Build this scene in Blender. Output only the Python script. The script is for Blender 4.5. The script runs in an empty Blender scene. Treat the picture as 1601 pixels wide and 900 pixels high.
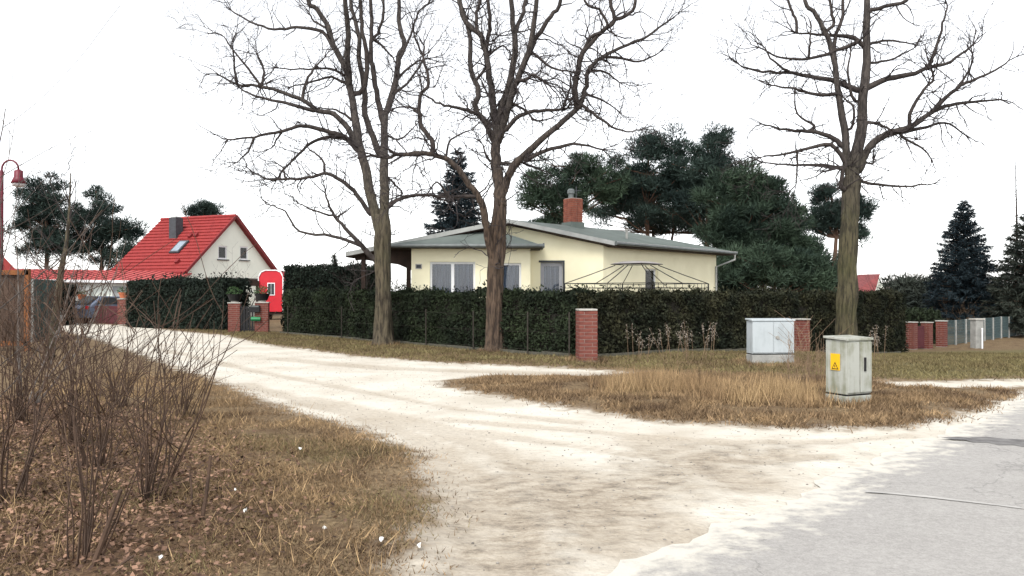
import bpy, math, random
import numpy as np
from mathutils import Vector, Matrix, noise
random.seed(7); RNG = np.random.default_rng(7)
SC = bpy.context.scene
COL = SC.collection
# ------------------------------------------------------------------ camera, sky, sun, exposure
F = 1250.0; HOR = 457.0; CX = 800.5; EYE = 1.65          # photo pixels (1601 wide), eye height in metres
cam_d = bpy.data.cameras.new('camera'); cam = bpy.data.objects.new('camera', cam_d); COL.objects.link(cam)
cam.location = (0, 0, EYE); cam.rotation_euler = (math.pi/2 + math.atan((HOR-450)/F), 0, 0)
cam_d.sensor_width = 36; cam_d.lens = 36*F/1601; cam_d.clip_start = .1; cam_d.clip_end = 2000
SC.camera = cam
SUN_EL, SUN_AZ = math.radians(48), math.radians(200)      # azimuth from +Y clockwise: behind the camera, a little left
w = bpy.data.worlds.new('World'); SC.world = w; w.use_nodes = True
nt = w.node_tree; bg = nt.nodes['Background']
sky = nt.nodes.new('ShaderNodeTexSky'); sky.sky_type = 'NISHITA'; sky.sun_disc = False
sky.sun_elevation = SUN_EL; sky.sun_rotation = SUN_AZ; sky.dust_density = .8; sky.air_density = 1.0
hs = nt.nodes.new('ShaderNodeHueSaturation'); hs.inputs['Saturation'].default_value = .12; hs.inputs['Value'].default_value = 1.0
nt.links.new(sky.outputs[0], hs.inputs['Color']); nt.links.new(hs.outputs[0], bg.inputs[0]); bg.inputs[1].default_value = .15
sd = bpy.data.lights.new('sun', 'SUN'); so = bpy.data.objects.new('sun', sd); COL.objects.link(so)
sd.energy = 1.5; sd.angle = math.radians(20); sd.color = (1, .95, .88)
sv = Vector((math.sin(SUN_AZ)*math.cos(SUN_EL), math.cos(SUN_AZ)*math.cos(SUN_EL), math.sin(SUN_EL)))
so.rotation_euler = sv.to_track_quat('Z', 'Y').to_euler()
SC.view_settings.view_transform = 'Standard'; SC.view_settings.look = 'None'
SC.view_settings.exposure = 1.15; SC.view_settings.gamma = 1

# ------------------------------------------------------------------ helpers
def sstep(a, b, v):
    t = min(1, max(0, (v-a)/(b-a))); return t*t*(3-2*t)
def drop(x, y): return -.75*sstep(15, 34, y)*sstep(2, 14, x)    # the land falls gently to the right, far side
def P(px, py, d): return Vector(((px-CX)/F*d, d, EYE+(HOR-py)/F*d))
def hit(px, py):                                                # pixel -> point on the ground
    d = 3.0
    while d < 200:
        p = P(px, py, d)
        if p.z <= drop(p.x, p.y): return Vector((p.x, p.y, drop(p.x, p.y)))
        d += .02
    return P(px, py, 200)
class MB:
    def __init__(s): s.v = []; s.f = []
    def poly(s, pts):
        n = len(s.v); s.v += [tuple(p) for p in pts]; s.f.append(tuple(range(n, n+len(pts)))); return s
    def box(s, c, size, rz=0.0, ax=None):
        n = len(s.v); c = Vector(c)
        if ax is None: ax = (Vector((math.cos(rz), math.sin(rz), 0)), Vector((-math.sin(rz), math.cos(rz), 0)), Vector((0, 0, 1)))
        h = [q*.5 for q in size]
        for k in (-1, 1):
            for a, b in ((-1, -1), (1, -1), (1, 1), (-1, 1)):
                s.v.append(tuple(c + ax[0]*a*h[0] + ax[1]*b*h[1] + ax[2]*k*h[2]))
        for f in ((3, 2, 1, 0), (4, 5, 6, 7), (0, 1, 5, 4), (1, 2, 6, 5), (2, 3, 7, 6), (3, 0, 4, 7)): s.f.append(tuple(n+i for i in f))
        return s
    def bar(s, a, b, w_, h_):
        a, b = Vector(a), Vector(b); d = (b-a); L = d.length; d.normalize()
        u = d.cross(Vector((0, 0, 1)));
        if u.length < 1e-3: u = Vector((1, 0, 0))
        u.normalize(); v = u.cross(d); return s.box((a+b)/2, (L, w_, h_), ax=(d, u, v))
    def tube(s, pts, rad, n=6, rough=0.0, seed=0.0):
        pts = [Vector(p) for p in pts]; base = len(s.v); m = len(pts); u = None
        for i, p in enumerate(pts):
            t = (pts[min(i+1, m-1)] - pts[max(i-1, 0)])
            if t.length < 1e-6: t = Vector((0, 0, 1))
            t.normalize()
            if u is None: u = t.orthogonal().normalized()
            u = (u - t*u.dot(t));
            if u.length < 1e-4: u = t.orthogonal()
            u.normalize(); vv = t.cross(u)
            for k in range(n):
                a = 2*math.pi*k/n; r = rad[i]; dd = u*math.cos(a)+vv*math.sin(a)
                if rough: r *= 1 + rough*noise.noise(Vector((dd.x*3.2+seed, dd.y*3.2, p.z*.9))) + rough*.8*noise.noise(Vector((dd.x*8+seed, dd.y*8, p.z*1.1)))
                s.v.append(tuple(p + dd*r))
        for i in range(m-1):
            for k in range(n):
                k2 = (k+1) % n; s.f.append((base+i*n+k, base+i*n+k2, base+(i+1)*n+k2, base+(i+1)*n+k))
        s.f.append(tuple(base+(m-1)*n+k for k in range(n))); s.f.append(tuple(base+k for k in reversed(range(n))))
        return s
    def lathe(s, c, prof, n=16):                       # prof: (r, z)
        c = Vector(c); base = len(s.v)
        for r, z in prof:
            for k in range(n):
                a = 2*math.pi*k/n; s.v.append((c.x+r*math.cos(a), c.y+r*math.sin(a), c.z+z))
        for i in range(len(prof)-1):
            for k in range(n):
                k2 = (k+1) % n; s.f.append((base+i*n+k, base+i*n+k2, base+(i+1)*n+k2, base+(i+1)*n+k))
        s.f.append(tuple(base+(len(prof)-1)*n+k for k in range(n))); s.f.append(tuple(base+k for k in reversed(range(n))))
        return s
    def prism(s, poly, off):                            # polygon (3d points) extruded by a vector
        poly = [Vector(p) for p in poly]; off = Vector(off); n = len(s.v); m = len(poly)
        s.v += [tuple(p) for p in poly] + [tuple(p+off) for p in poly]
        s.f.append(tuple(range(n, n+m))); s.f.append(tuple(reversed(range(n+m, n+2*m))))
        for i in range(m): j = (i+1) % m; s.f.append((n+j, n+i, n+m+i, n+m+j))
        return s
    def mesh(s, name, mat, smooth=False):
        me = bpy.data.meshes.new(name); me.from_pydata(s.v, [], s.f); me.materials.append(mat)
        if smooth: me.shade_smooth()
        return me
def link(o, parent=None):
    COL.objects.link(o)
    if parent is not None: o.parent = parent; o.matrix_parent_inverse = Matrix.Translation(-parent.location)
    return o
def part(name, mb, mat, parent=None, smooth=False, bevel=0.0, stuff=False):
    me = mb.mesh(name, mat, smooth) if isinstance(mb, MB) else mb
    o = bpy.data.objects.new(name, me)
    if bevel:
        b = o.modifiers.new('bevel', 'BEVEL'); b.width = bevel; b.segments = 2; b.limit_method = 'ANGLE'
    if stuff: o['kind'] = 'stuff'
    root = parent
    return link_sub(o, parent)
ORIG = {}
def link_sub(o, parent):
    COL.objects.link(o)
    if parent is not None:
        o.parent = parent; o.matrix_parent_inverse = Matrix.Translation(-ORIG.get(parent.name, Vector((0, 0, 0))))
    ORIG[o.name] = Vector((0, 0, 0)) if parent is None else Vector((0, 0, 0))
    return o
def tag(o, label, cat, group=None, kind=None):
    o['label'] = label; o['category'] = cat
    if group: o['group'] = group
    if kind: o['kind'] = kind
    return o
def thing(name, label, cat, loc, group=None):
    o = bpy.data.objects.new(name, None); o.location = loc; o.empty_display_size = .2; COL.objects.link(o)
    ORIG[o.name] = Vector(loc); return tag(o, label, cat, group)
def npmesh(name, V, Fc, mat, smooth=False):
    me = bpy.data.meshes.new(name); k = Fc.shape[1]
    me.vertices.add(len(V)); me.vertices.foreach_set('co', np.ascontiguousarray(V, dtype=np.float32).ravel())
    me.loops.add(Fc.size); me.loops.foreach_set('vertex_index', np.ascontiguousarray(Fc, dtype=np.int32).ravel())
    me.polygons.add(len(Fc)); me.polygons.foreach_set('loop_start', np.arange(0, Fc.size, k, dtype=np.int32))
    me.update(calc_edges=True); me.materials.append(mat)
    if smooth: me.shade_smooth()
    return me
def unit(a): return a/np.maximum(1e-6, np.linalg.norm(a, axis=1, keepdims=True))
def blades(pts, h, wd, lean=.35, up=None):              # one thin triangle per blade / needle
    n = len(pts); pts = np.asarray(pts, float)
    h = np.broadcast_to(h, n).reshape(-1, 1); wd = np.broadcast_to(wd, n).reshape(-1, 1)
    d = RNG.normal(0, lean, (n, 3)); d[:, 2] = np.abs(d[:, 2])*.3 + 1
    if up is not None: d = up + RNG.normal(0, lean, (n, 3))
    d = unit(d); s = unit(np.cross(d, RNG.normal(0, 1, (n, 3))))
    V = np.empty((n, 3, 3)); V[:, 0] = pts - s*wd/2; V[:, 1] = pts + s*wd/2; V[:, 2] = pts + d*h
    return V.reshape(-1, 3), np.arange(3*n).reshape(n, 3)
def quads(c, a, b):                                     # a leaf per centre, half-axes a and b
    n = len(c); V = np.empty((n, 4, 3)); V[:, 0] = c-a; V[:, 1] = c+b*.7; V[:, 2] = c+a; V[:, 3] = c-b*.7
    return V.reshape(-1, 3), np.arange(4*n).reshape(n, 4)

# ------------------------------------------------------------------ materials
def nodes(name):
    m = bpy.data.materials.new(name); m.use_nodes = True; t = m.node_tree; return m, t, t.nodes['Principled BSDF']
def ramp(t, fac, stops):
    r = t.nodes.new('ShaderNodeValToRGB'); e = r.color_ramp.elements
    while len(e) < len(stops): e.new(.5)
    for i, (p, c) in enumerate(stops): e[i].position = p; e[i].color = (*c, 1)
    t.links.new(fac, r.inputs[0]); return r.outputs[0]
def noi(t, scale, detail=4, vec=None, rough=.6):
    n = t.nodes.new('ShaderNodeTexNoise'); n.inputs['Scale'].default_value = scale; n.inputs['Detail'].default_value = detail; n.inputs['Roughness'].default_value = rough
    if vec is not None: t.links.new(vec, n.inputs['Vector'])
    return n.outputs[0]
def obco(t, scale=(1, 1, 1)):
    c = t.nodes.new('ShaderNodeTexCoord'); mp = t.nodes.new('ShaderNodeMapping'); mp.inputs['Scale'].default_value = scale
    t.links.new(c.outputs['Object'], mp.inputs['Vector']); return mp.outputs[0]
def bump(t, b, h, strength, dist=.02):
    n = t.nodes.new('ShaderNodeBump'); n.inputs['Strength'].default_value = strength; n.inputs['Distance'].default_value = dist
    t.links.new(h, n.inputs['Height']); t.links.new(n.outputs[0], b.inputs['Normal'])
def mix(t, f, a, b, mode='MIX'):
    n = t.nodes.new('ShaderNodeMix'); n.data_type = 'RGBA'; n.blend_type = mode
    for k, v in ((0, f), (6, a), (7, b)):
        if isinstance(v, (int, float)): n.inputs[k].default_value = v
        elif isinstance(v, tuple): n.inputs[k].default_value = (*v, 1)
        else: t.links.new(v, n.inputs[k])
    return n.outputs[2]
def math_(t, op, a, b=0.0, clamp=False):
    n = t.nodes.new('ShaderNodeMath'); n.operation = op; n.use_clamp = clamp
    for k, v in ((0, a), (1, b)):
        if isinstance(v, (int, float)): n.inputs[k].default_value = v
        else: t.links.new(v, n.inputs[k])
    return n.outputs[0]
def M(name, c1, c2=None, scale=6, rough=.8, bmp=.15, sc=(1, 1, 1), metal=0, spec=.3, island=0):
    m, t, b = nodes(name); b.inputs['Roughness'].default_value = rough; b.inputs['Metallic'].default_value = metal
    b.inputs['Specular IOR Level'].default_value = spec
    c2 = c2 or tuple(x*.75 for x in c1); co = obco(t, sc)
    n1 = noi(t, scale, 6, co); col = ramp(t, n1, [(.32, c2), (.68, c1)])
    if island:
        g = t.nodes.new('ShaderNodeNewGeometry'); f = math_(t, 'MULTIPLY_ADD', g.outputs['Random Per Island'], 2*island)
        t.nodes[-1].inputs[2].default_value = 1-island
        h = t.nodes.new('ShaderNodeHueSaturation'); t.links.new(f, h.inputs['Value']); t.links.new(col, h.inputs['Color']); col = h.outputs[0]
    t.links.new(col, b.inputs['Base Color'])
    if bmp: bump(t, b, noi(t, scale*5, 4, co), bmp)
    return m
m_plaster = M('yellow plaster', (.90, .85, .62), (.83, .78, .555), 1.6, .9, .12)
m_plaster_w = M('pale plaster', (.86, .90, .80), (.80, .84, .74), 1.5, .9, .1)
m_bitumen = M('grey roofing felt', (.135, .16, .148), (.09, .11, .102), 1.3, .75, .2)
m_fascia = M('light fascia', (.38, .39, .38), (.28, .29, .28), 3, .6, .05)
m_darkwood = M('dark brown wood', (.035, .02, .014), (.02, .012, .009), 5, .8, .2)
m_white = M('white window plastic', (.78, .79, .8), (.7, .71, .72), 3, .4, 0)
m_greyframe = M('grey door frame', (.35, .36, .40), (.29, .3, .33), 3, .5, 0)
m_zinc = M('zinc gutter', (.16, .18, .18), (.11, .12, .12), 4, .5, .05, metal=.3)
m_black = M('black painted metal', (.012, .012, .014), (.008, .008, .009), 5, .5, 0)
m_interior = M('dark room', (.05, .055, .06), (.03, .035, .04), 2, .9, 0)
m_curtain = M('net curtain', (.22, .26, .31), (.05, .06, .085), 2, .95, 0, sc=(6, 6, .2))
m_brick = M('red clinker brick', (.19, .06, .045), (.11, .032, .025), 9, .85, .3)
m_brick2 = M('orange chimney brick', (.27, .095, .06), (.16, .05, .035), 7, .85, .3)
m_mortar = M('mortar', (.34, .27, .24), (.22, .2, .18), 12, .95, .2)
m_cap = M('concrete slab', (.46, .44, .41), (.34, .33, .3), 8, .9, .2)
m_kerb = M('mossy dark concrete', (.10, .095, .075), (.06, .058, .045), 5, .9, .2)
m_conc = M('weathered concrete', (.33, .33, .31), (.22, .22, .21), 5, .9, .25)
m_tile = M('red roof tiles', (.29, .036, .034), (.2, .022, .022), 4, .6, .2)
m_tiled = M('dark red ridge', (.20, .02, .022), (.15, .014, .016), 4, .6, .1)
m_redwagon = M('bright red paint', (.52, .02, .032), (.44, .014, .026), 2, .5, .05)
m_terra = M('terracotta', (.48, .16, .08), (.36, .11, .05), 8, .85, .1)
m_orangewood = M('orange stained wood', (.23, .085, .025), (.12, .04, .012), 7, .7, .2, sc=(4, 4, .6))
m_tarp = M('green screen net', (.02, .055, .05), (.012, .035, .032), 6, .8, .2)
m_lampred = M('dark red lamp paint', (.15, .02, .035), (.1, .012, .022), 6, .45, 0)
m_lampglass = M('milky lamp glass', (.6, .55, .55), None, 6, .3, 0)
m_postmetal = M('rusty green post', (.045, .038, .03), (.025, .022, .018), 12, .8, .1)
m_green = M('green plastic', (.02, .20, .08), None, 6, .4, 0)
m_cable = M('grey slate', (.06, .065, .075), (.04, .045, .05), 6, .7, .1)
m_maroon = M('maroon metal gate', (.09, .02, .025), (.06, .014, .018), 6, .6, .05)
m_yellow = M('yellow warning label', (.75, .45, .01), (.7, .4, .01), 3, .5, 0)
m_carpaint = M('pale blue car paint', (.14, .17, .24), None, 2, .25, 0, spec=.6)
m_tyre = M('tyre rubber', (.02, .02, .02), None, 8, .9, 0)
m_litter = M('white paper scrap', (.75, .75, .73), (.6, .6, .58), 10, .9, 0)
m_stone = M('grey pebbles', (.32, .30, .27), (.2, .185, .165), 30, .9, 0, island=.5)
m_canvas = M('pale canopy cloth', (.42, .39, .38), (.3, .28, .27), 3, .9, .1)
m_leafgreen = M('pot plant leaves', (.05, .1, .035), (.03, .06, .02), 8, .7, 0, island=.4)
m_flower = M('red flower petals', (.35, .03, .05), None, 8, .7, 0)
# cabinets: weathered pale grey with algae streaks running down
def cabinet_mat(name, base, stain, amt):
    m, t, b = nodes(name); co = obco(t, (9, 9, .9)); s = noi(t, 1.0, 6, co, .65); big = noi(t, 2.5, 4, obco(t))
    f = ramp(t, math_(t, 'MULTIPLY', s, big), [(.2, (0, 0, 0)), (.36, (1, 1, 1))])
    f = math_(t, 'MULTIPLY', f, amt); t.links.new(mix(t, f, base, stain), b.inputs['Base Color'])
    b.inputs['Roughness'].default_value = .7; bump(t, b, noi(t, 60, 3, obco(t)), .08); return m
m_cab_old = cabinet_mat('weathered cabinet', (.36, .37, .335), (.17, .175, .115), .9)
m_cab_new = cabinet_mat('clean cabinet', (.40, .44, .46), (.29, .325, .34), .7)
def bark_mat(name, c1, c2, c3):
    m, t, b = nodes(name); co = obco(t, (1, 1, .16)); n1 = noi(t, 16, 7, co, .65); n2 = noi(t, 1.2, 3, obco(t))
    col = ramp(t, n1, [(.42, c2), (.56, c1)]); g = ramp(t, n2, [(.45, (0, 0, 0)), (.7, (1, 1, 1))])
    sp_ = t.nodes.new('ShaderNodeSeparateXYZ'); t.links.new(obco(t), sp_.inputs[0]); mr = t.nodes.new('ShaderNodeMapRange'); t.links.new(sp_.outputs[2], mr.inputs[0]); mr.inputs[1].default_value = 3.2; mr.inputs[2].default_value = 6.5
    full = mix(t, math_(t, 'MULTIPLY', g, .6), col, c3); young = ramp(t, n1, [(.42, (.028, .023, .021)), (.58, (.07, .059, .052))])
    t.links.new(mix(t, mr.outputs[0], full, young), b.inputs['Base Color'])
    b.inputs['Roughness'].default_value = .95; bump(t, b, n1, 1.0, .08); return m
m_bark1 = bark_mat('olive grey bark', (.105, .086, .055), (.03, .023, .015), (.07, .064, .034))
m_bark2 = bark_mat('brown furrowed bark', (.105, .07, .047), (.03, .019, .013), (.07, .05, .034))
m_bark3 = bark_mat('mossy bark', (.095, .082, .045), (.03, .025, .015), (.065, .066, .024))
m_limb = M('grey limb bark', (.062, .052, .047), (.026, .021, .02), 6, .95, .4)
m_twig = M('fine grey twigs', (.05, .042, .042), (.028, .023, .023), 4, .95, 0)
m_redtwig = M('red brown shrub stems', (.105, .064, .042), (.045, .028, .02), 5, .8, 0)
m_paletwig = M('pale grey shoots', (.15, .13, .115), (.07, .055, .05), 5, .8, 0)
m_tantwig = M('tan brown twigs', (.24, .165, .105), (.125, .085, .058), 5, .9, 0)
m_pinebark = M('pine bark', (.14, .08, .055), (.06, .04, .03), 5, .95, .4)
def leaf_mat(name, a, b_, sc=1.0, isl=.35):
    m, t, b = nodes(name); n1 = noi(t, sc, 3, obco(t)); col = ramp(t, n1, [(.35, b_), (.65, a)])
    g = t.nodes.new('ShaderNodeNewGeometry'); f = math_(t, 'MULTIPLY_ADD', g.outputs['Random Per Island'], 2*isl); t.nodes[-1].inputs[2].default_value = 1-isl
    h = t.nodes.new('ShaderNodeHueSaturation'); t.links.new(f, h.inputs['Value']); t.links.new(col, h.inputs['Color'])
    t.links.new(h.outputs[0], b.inputs['Base Color']); b.inputs['Roughness'].default_value = .75; b.inputs['Specular IOR Level'].default_value = .15
    return m
m_hedge = leaf_mat('dark yew hedge', (.024, .034, .016), (.009, .014, .008), 1.1)
m_hedgebrown = leaf_mat('brownish winter hedge', (.033, .033, .017), (.011, .015, .009), 1.6, .5)
m_thuja = leaf_mat('thuja hedge', (.015, .023, .016), (.008, .013, .010), 1.2)
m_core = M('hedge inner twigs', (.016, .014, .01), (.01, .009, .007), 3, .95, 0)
m_pine = leaf_mat('pine needles', (.048, .074, .046), (.02, .034, .026), .5)
m_pine2 = leaf_mat('blue green pine needles', (.036, .056, .046), (.015, .026, .024), .5)
m_spruce = leaf_mat('blue spruce needles', (.02, .032, .038), (.009, .016, .021), .7)
m_straw = leaf_mat('dry straw grass', (.38, .27, .145), (.22, .145, .08), 1.2, .5)
m_verge = leaf_mat('matted winter grass', (.30, .207, .115), (.10, .066, .041), .9, .55)
m_greengrass = leaf_mat('short green brown grass', (.175, .15, .07), (.11, .082, .042), .8, .45)
m_litterleaf = leaf_mat('fallen brown leaves', (.23, .14, .095), (.075, .045, .033), 2.5, .8)
m_far = M('distant bare woods', (.17, .13, .115), (.085, .072, .068), .35, .95, 0)
m_farev = leaf_mat('distant evergreens', (.035, .042, .033), (.02, .026, .023), .3)
# glass pane: part see-through, part mirror
m_glass = bpy.data.materials.new('window glass'); m_glass.use_nodes = True; t = m_glass.node_tree; t.nodes.remove(t.nodes['Principled BSDF'])
tr = t.nodes.new('ShaderNodeBsdfTransparent'); tr.inputs[0].default_value = (.85, .88, .92, 1); gl = t.nodes.new('ShaderNodeBsdfGlossy'); gl.inputs['Roughness'].default_value = .03
fr = t.nodes.new('ShaderNodeFresnel'); fr.inputs[0].default_value = 1.5; mx = t.nodes.new('ShaderNodeMixShader')
t.links.new(fr.outputs[0], mx.inputs[0]); t.links.new(tr.outputs[0], mx.inputs[1]); t.links.new(gl.outputs[0], mx.inputs[2]); t.links.new(mx.outputs[0], t.nodes['Material Output'].inputs[0])

# ------------------------------------------------------------------ ground, tracks and road
def W(px): return np.array([[*hit(x, y)[:2]] for x, y in px])
def sdist(pts, poly):                                    # signed distance, positive inside
    d = np.full(len(pts), 1e9); ins = np.zeros(len(pts), bool); n = len(poly)
    for i in range(n):
        a, b = poly[i], poly[(i+1) % n]; ab = b-a; ap = pts-a
        tt = np.clip((ap@ab)/max(1e-9, ab@ab), 0, 1); d = np.minimum(d, np.linalg.norm(ap-tt[:, None]*ab, axis=1))
        c = ((a[1] > pts[:, 1]) != (b[1] > pts[:, 1])) & (pts[:, 0] < (b[0]-a[0])*(pts[:, 1]-a[1])/(b[1]-a[1]+1e-12)+a[0]); ins ^= c
    return np.where(ins, d, -d)
track = W([(590, 930), (650, 860), (690, 800), (672, 755), (645, 705), (560, 672), (470, 650), (400, 622), (300, 583), (230, 558), (150, 530), (85, 514), (60, 506), (85, 503), (220, 511),
           (300, 520), (350, 524), (430, 541), (560, 557), (700, 568), (850, 574), (950, 580), (1000, 584), (960, 588), (850, 587),
           (760, 588), (690, 596), (700, 606), (760, 617), (900, 642), (1050, 661), (1250, 671), (1400, 669), (1470, 655), (1560, 628), (1640, 595), (1750, 700), (1700, 930)])
lane = W([(1370, 600), (1400, 597), (1500, 596), (1640, 592), (1700, 598), (1560, 606), (1450, 606), (1395, 604)])
dirt = W([(560, 930), (640, 830), (690, 745), (780, 720), (900, 735), (1020, 700), (1230, 690), (1300, 705), (1150, 770), (1000, 850), (920, 930)])
leafy = W([(-300, 930), (-300, 640), (0, 620), (120, 640), (250, 660), (380, 740), (420, 800), (330, 870), (250, 930)])
green = W([(1370, 552), (1601, 548), (1750, 556), (1750, 590), (1380, 590)])
road_edge = [(-9, -7.5), (-4, -2.2), (-1.3, 1.6)] + [tuple(q) for q in W([(950, 900), (1120, 825), (1260, 765), (1400, 702), (1470, 670), (1540, 641), (1601, 612)])] + [(11.5, 16.8), (18, 24), (40, 48)]
rd = []                                                   # densified edge
for (a, b) in zip(road_edge[:-1], road_edge[1:]):
    L = math.dist(a, b); n = max(1, int(L/.1))
    for i in range(n): rd.append((a[0]+(b[0]-a[0])*i/n, a[1]+(b[1]-a[1])*i/n))
rd.append(road_edge[-1])
RN = Vector((.74, -.67))
roadpoly = np.array(rd + [(rd[-1][0]+RN.x*5.2, rd[-1][1]+RN.y*5.2), (rd[0][0]+RN.x*5.2, rd[0][1]+RN.y*5.2)])
def gz_arr(xy, sand, asph):
    out = np.empty(len(xy))
    for i, (x, y) in enumerate(xy):
        z = drop(x, y)
        if -40 < x < 40 and 0 < y < 60:
            g = 1-sstep(-.5, .3, sand[i]); g *= 1-sstep(-1, -.2, asph[i])
            n1 = noise.noise(Vector((x*.55, y*.55, 3))); n2 = noise.noise(Vector((x*2.3, y*2.3, 9)))
            z += g*(.05*n1+.025*n2+.03) + (1-g)*(.008*n2)
            if asph[i] > -.4: z -= .02*sstep(-.4, 0, asph[i])
        out[i] = z
    return out
xs = np.concatenate([np.linspace(-260, -30, 24), np.arange(-29, -14, .6), np.arange(-14, 14, .14), np.arange(14, 32, .6), np.linspace(33, 260, 24)])
ys = np.concatenate([np.linspace(-60, 1, 14), np.arange(2, 14, .12), np.arange(14, 30, .22), np.arange(30, 60, .9), np.linspace(62, 420, 24)])
XX, YY = np.meshgrid(xs, ys); XY = np.stack([XX.ravel(), YY.ravel()], 1)
s_sand = np.maximum(sdist(XY, track), sdist(XY, lane)); s_asph = sdist(XY, roadpoly); s_dirt = sdist(XY, dirt); s_leaf = sdist(XY, leafy); s_green = sdist(XY, green)
def curve_d(px):                                          # distance to a wheel track
    pl = W(px); d = np.full(len(XY), 9.)
    for a_, b_ in zip(pl[:-1], pl[1:]): ab = b_-a_; tt = np.clip(((XY-a_)@ab)/(ab@ab), 0, 1); d = np.minimum(d, np.linalg.norm(XY-a_-tt[:, None]*ab, axis=1))
    return d
RUTS = [([(380, 600), (480, 628), (600, 662), (690, 700), (760, 760), (800, 830), (810, 930)], .16), ([(480, 622), (620, 655), (740, 690), (850, 740), (930, 800), (960, 850)], .2), ([(560, 640), (700, 668), (850, 690), (1000, 712), (1150, 720), (1290, 712)], .14),
        ([(700, 655), (900, 672), (1100, 690), (1300, 690), (1420, 680)], .12), ([(830, 730), (900, 760), (990, 800), (1060, 830)], .3), ([(640, 700), (720, 740), (745, 800), (740, 900)], .2), ([(250, 545), (400, 580), (560, 610), (720, 640), (900, 660)], .12), ([(430, 560), (600, 575), (780, 581), (950, 584)], .3), ([(1000, 690), (1120, 735), (1180, 760)], .3)]
rut = np.zeros(len(XY)); DWIG = np.array([.12*noise.noise(Vector((x*.8, y*.8, 1))) if -16 < x < 16 and 3 < y < 32 else 0 for x, y in XY])
for pl_, wd_ in RUTS: rut = np.maximum(rut, np.exp(-((curve_d(pl_)+DWIG)/wd_)**2))
Z = gz_arr(XY, s_sand, s_asph) - .018*rut*(s_asph < -.3); nx, ny = len(xs), len(ys)
idx = np.arange(nx*ny).reshape(ny, nx); FQ = np.stack([idx[:-1, :-1], idx[:-1, 1:], idx[1:, 1:], idx[1:, :-1]], -1).reshape(-1, 4)
def gz(x, y):                                             # height of the ground sheet (bilinear)
    i = min(max(np.searchsorted(xs, x)-1, 0), nx-2); j = min(max(np.searchsorted(ys, y)-1, 0), ny-2)
    u = (x-xs[i])/(xs[i+1]-xs[i]); v = (y-ys[j])/(ys[j+1]-ys[j]); q = lambda a, b: Z[b*nx+a]
    return float((q(i, j)*(1-u)+q(i+1, j)*u)*(1-v)+(q(i, j+1)*(1-u)+q(i+1, j+1)*u)*v)
def gpt(x, y): return Vector((x, y, gz(x, y)))
mg, t, b = nodes('ground'); L = t.links.new
def att(n):
    a = t.nodes.new('ShaderNodeAttribute'); a.attribute_name = n; return a.outputs['Fac']
co = obco(t); n_f = noi(t, 22, 6, co); n_m = noi(t, 3.2, 6, co); n_b = noi(t, .7, 4, co); n_s = noi(t, 9, 5, obco(t, (.8, 1.3, 1)))
grass = ramp(t, n_f, [(.3, (.06, .042, .027)), (.5, (.155, .11, .064)), (.7, (.27, .2, .115))])
grass = mix(t, ramp(t, n_m, [(.45, (0, 0, 0)), (.65, (1, 1, 1))]), grass, (.105, .07, .042))
def mask(sdv, amp, lo, hi, nz):
    v = math_(t, 'ADD', sdv, math_(t, 'MULTIPLY', math_(t, 'SUBTRACT', nz, .5), amp)); mr = t.nodes.new('ShaderNodeMapRange'); mr.interpolation_type = 'SMOOTHSTEP'
    mr.inputs[1].default_value = lo; mr.inputs[2].default_value = hi; L(v, mr.inputs[0]); return mr.outputs[0]
grn = mask(att('green'), 3, -.8, .8, n_m); grass = mix(t, math_(t, 'MULTIPLY', grn, .6), grass, (.11, .11, .045))
lf = mask(att('leafy'), 2, -.6, .6, n_m); grass = mix(t, math_(t, 'MULTIPLY', lf, .7), grass, ramp(t, n_f, [(.35, (.05, .03, .02)), (.65, (.15, .085, .055))]))
sand = ramp(t, n_b, [(.3, (.46, .42, .355)), (.6, (.595, .565, .50))])
sand = mix(t, ramp(t, n_s, [(.52, (0, 0, 0)), (.78, (.4, .4, .4))]), sand, (.38, .33, .26))
rm_ = ramp(t, math_(t, 'MULTIPLY', att('rut'), math_(t, 'MULTIPLY_ADD', n_m, 1.8)), [(.1, (0, 0, 0)), (.8, (1, 1, 1))])
sand = mix(t, math_(t, 'MULTIPLY', rm_, .48), sand, ramp(t, n_f, [(.35, (.24, .19, .14)), (.65, (.42, .36, .28))]))
dm = mask(att('dirt'), 2.6, -.5, .9, n_m)
dcol = ramp(t, math_(t, 'ADD', math_(t, 'MULTIPLY', noi(t, 5, 6, obco(t, (.8, 1.25, 1))), .55), math_(t, 'MULTIPLY', noi(t, 30, 8, obco(t, (1, 1.15, 1)), .8), .45)), [(.38, (.09, .072, .055)), (.48, (.27, .225, .172)), (.62, (.46, .41, .335))])
sand = mix(t, math_(t, 'MULTIPLY', dm, .8), sand, dcol)
peb = ramp(t, noi(t, 75, 2, co), [(.66, (0, 0, 0)), (.72, (1, 1, 1))])
sand = mix(t, math_(t, 'MULTIPLY', peb, .3), sand, (.17, .15, .13))
sm = mask(att('sand'), 1.1, -.22, .26, n_m); sm2 = mask(att('sand'), 1.6, -.7, .2, n_f)
col = mix(t, math_(t, 'MULTIPLY', sm2, .45), grass, (.22, .165, .11)); col = mix(t, sm, col, sand)
L(col, b.inputs['Base Color']); b.inputs['Roughness'].default_value = .95; b.inputs['Specular IOR Level'].default_value = .1
bump(t, b, math_(t, 'ADD', n_f, math_(t, 'MULTIPLY', n_s, 1.5)), .5, .03)
me = npmesh('ground', np.column_stack([XY, Z]), FQ, mg, True)
for nm, arr in (('rut', rut), ('sand', s_sand), ('dirt', s_dirt), ('leafy', s_leaf), ('green', s_green)):
    a = me.attributes.new(nm, 'FLOAT', 'POINT'); a.data.foreach_set('value', np.clip(arr, -4, 4).astype(np.float32))
g = bpy.data.objects.new('ground', me); COL.objects.link(g); g['kind'] = 'structure'
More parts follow.
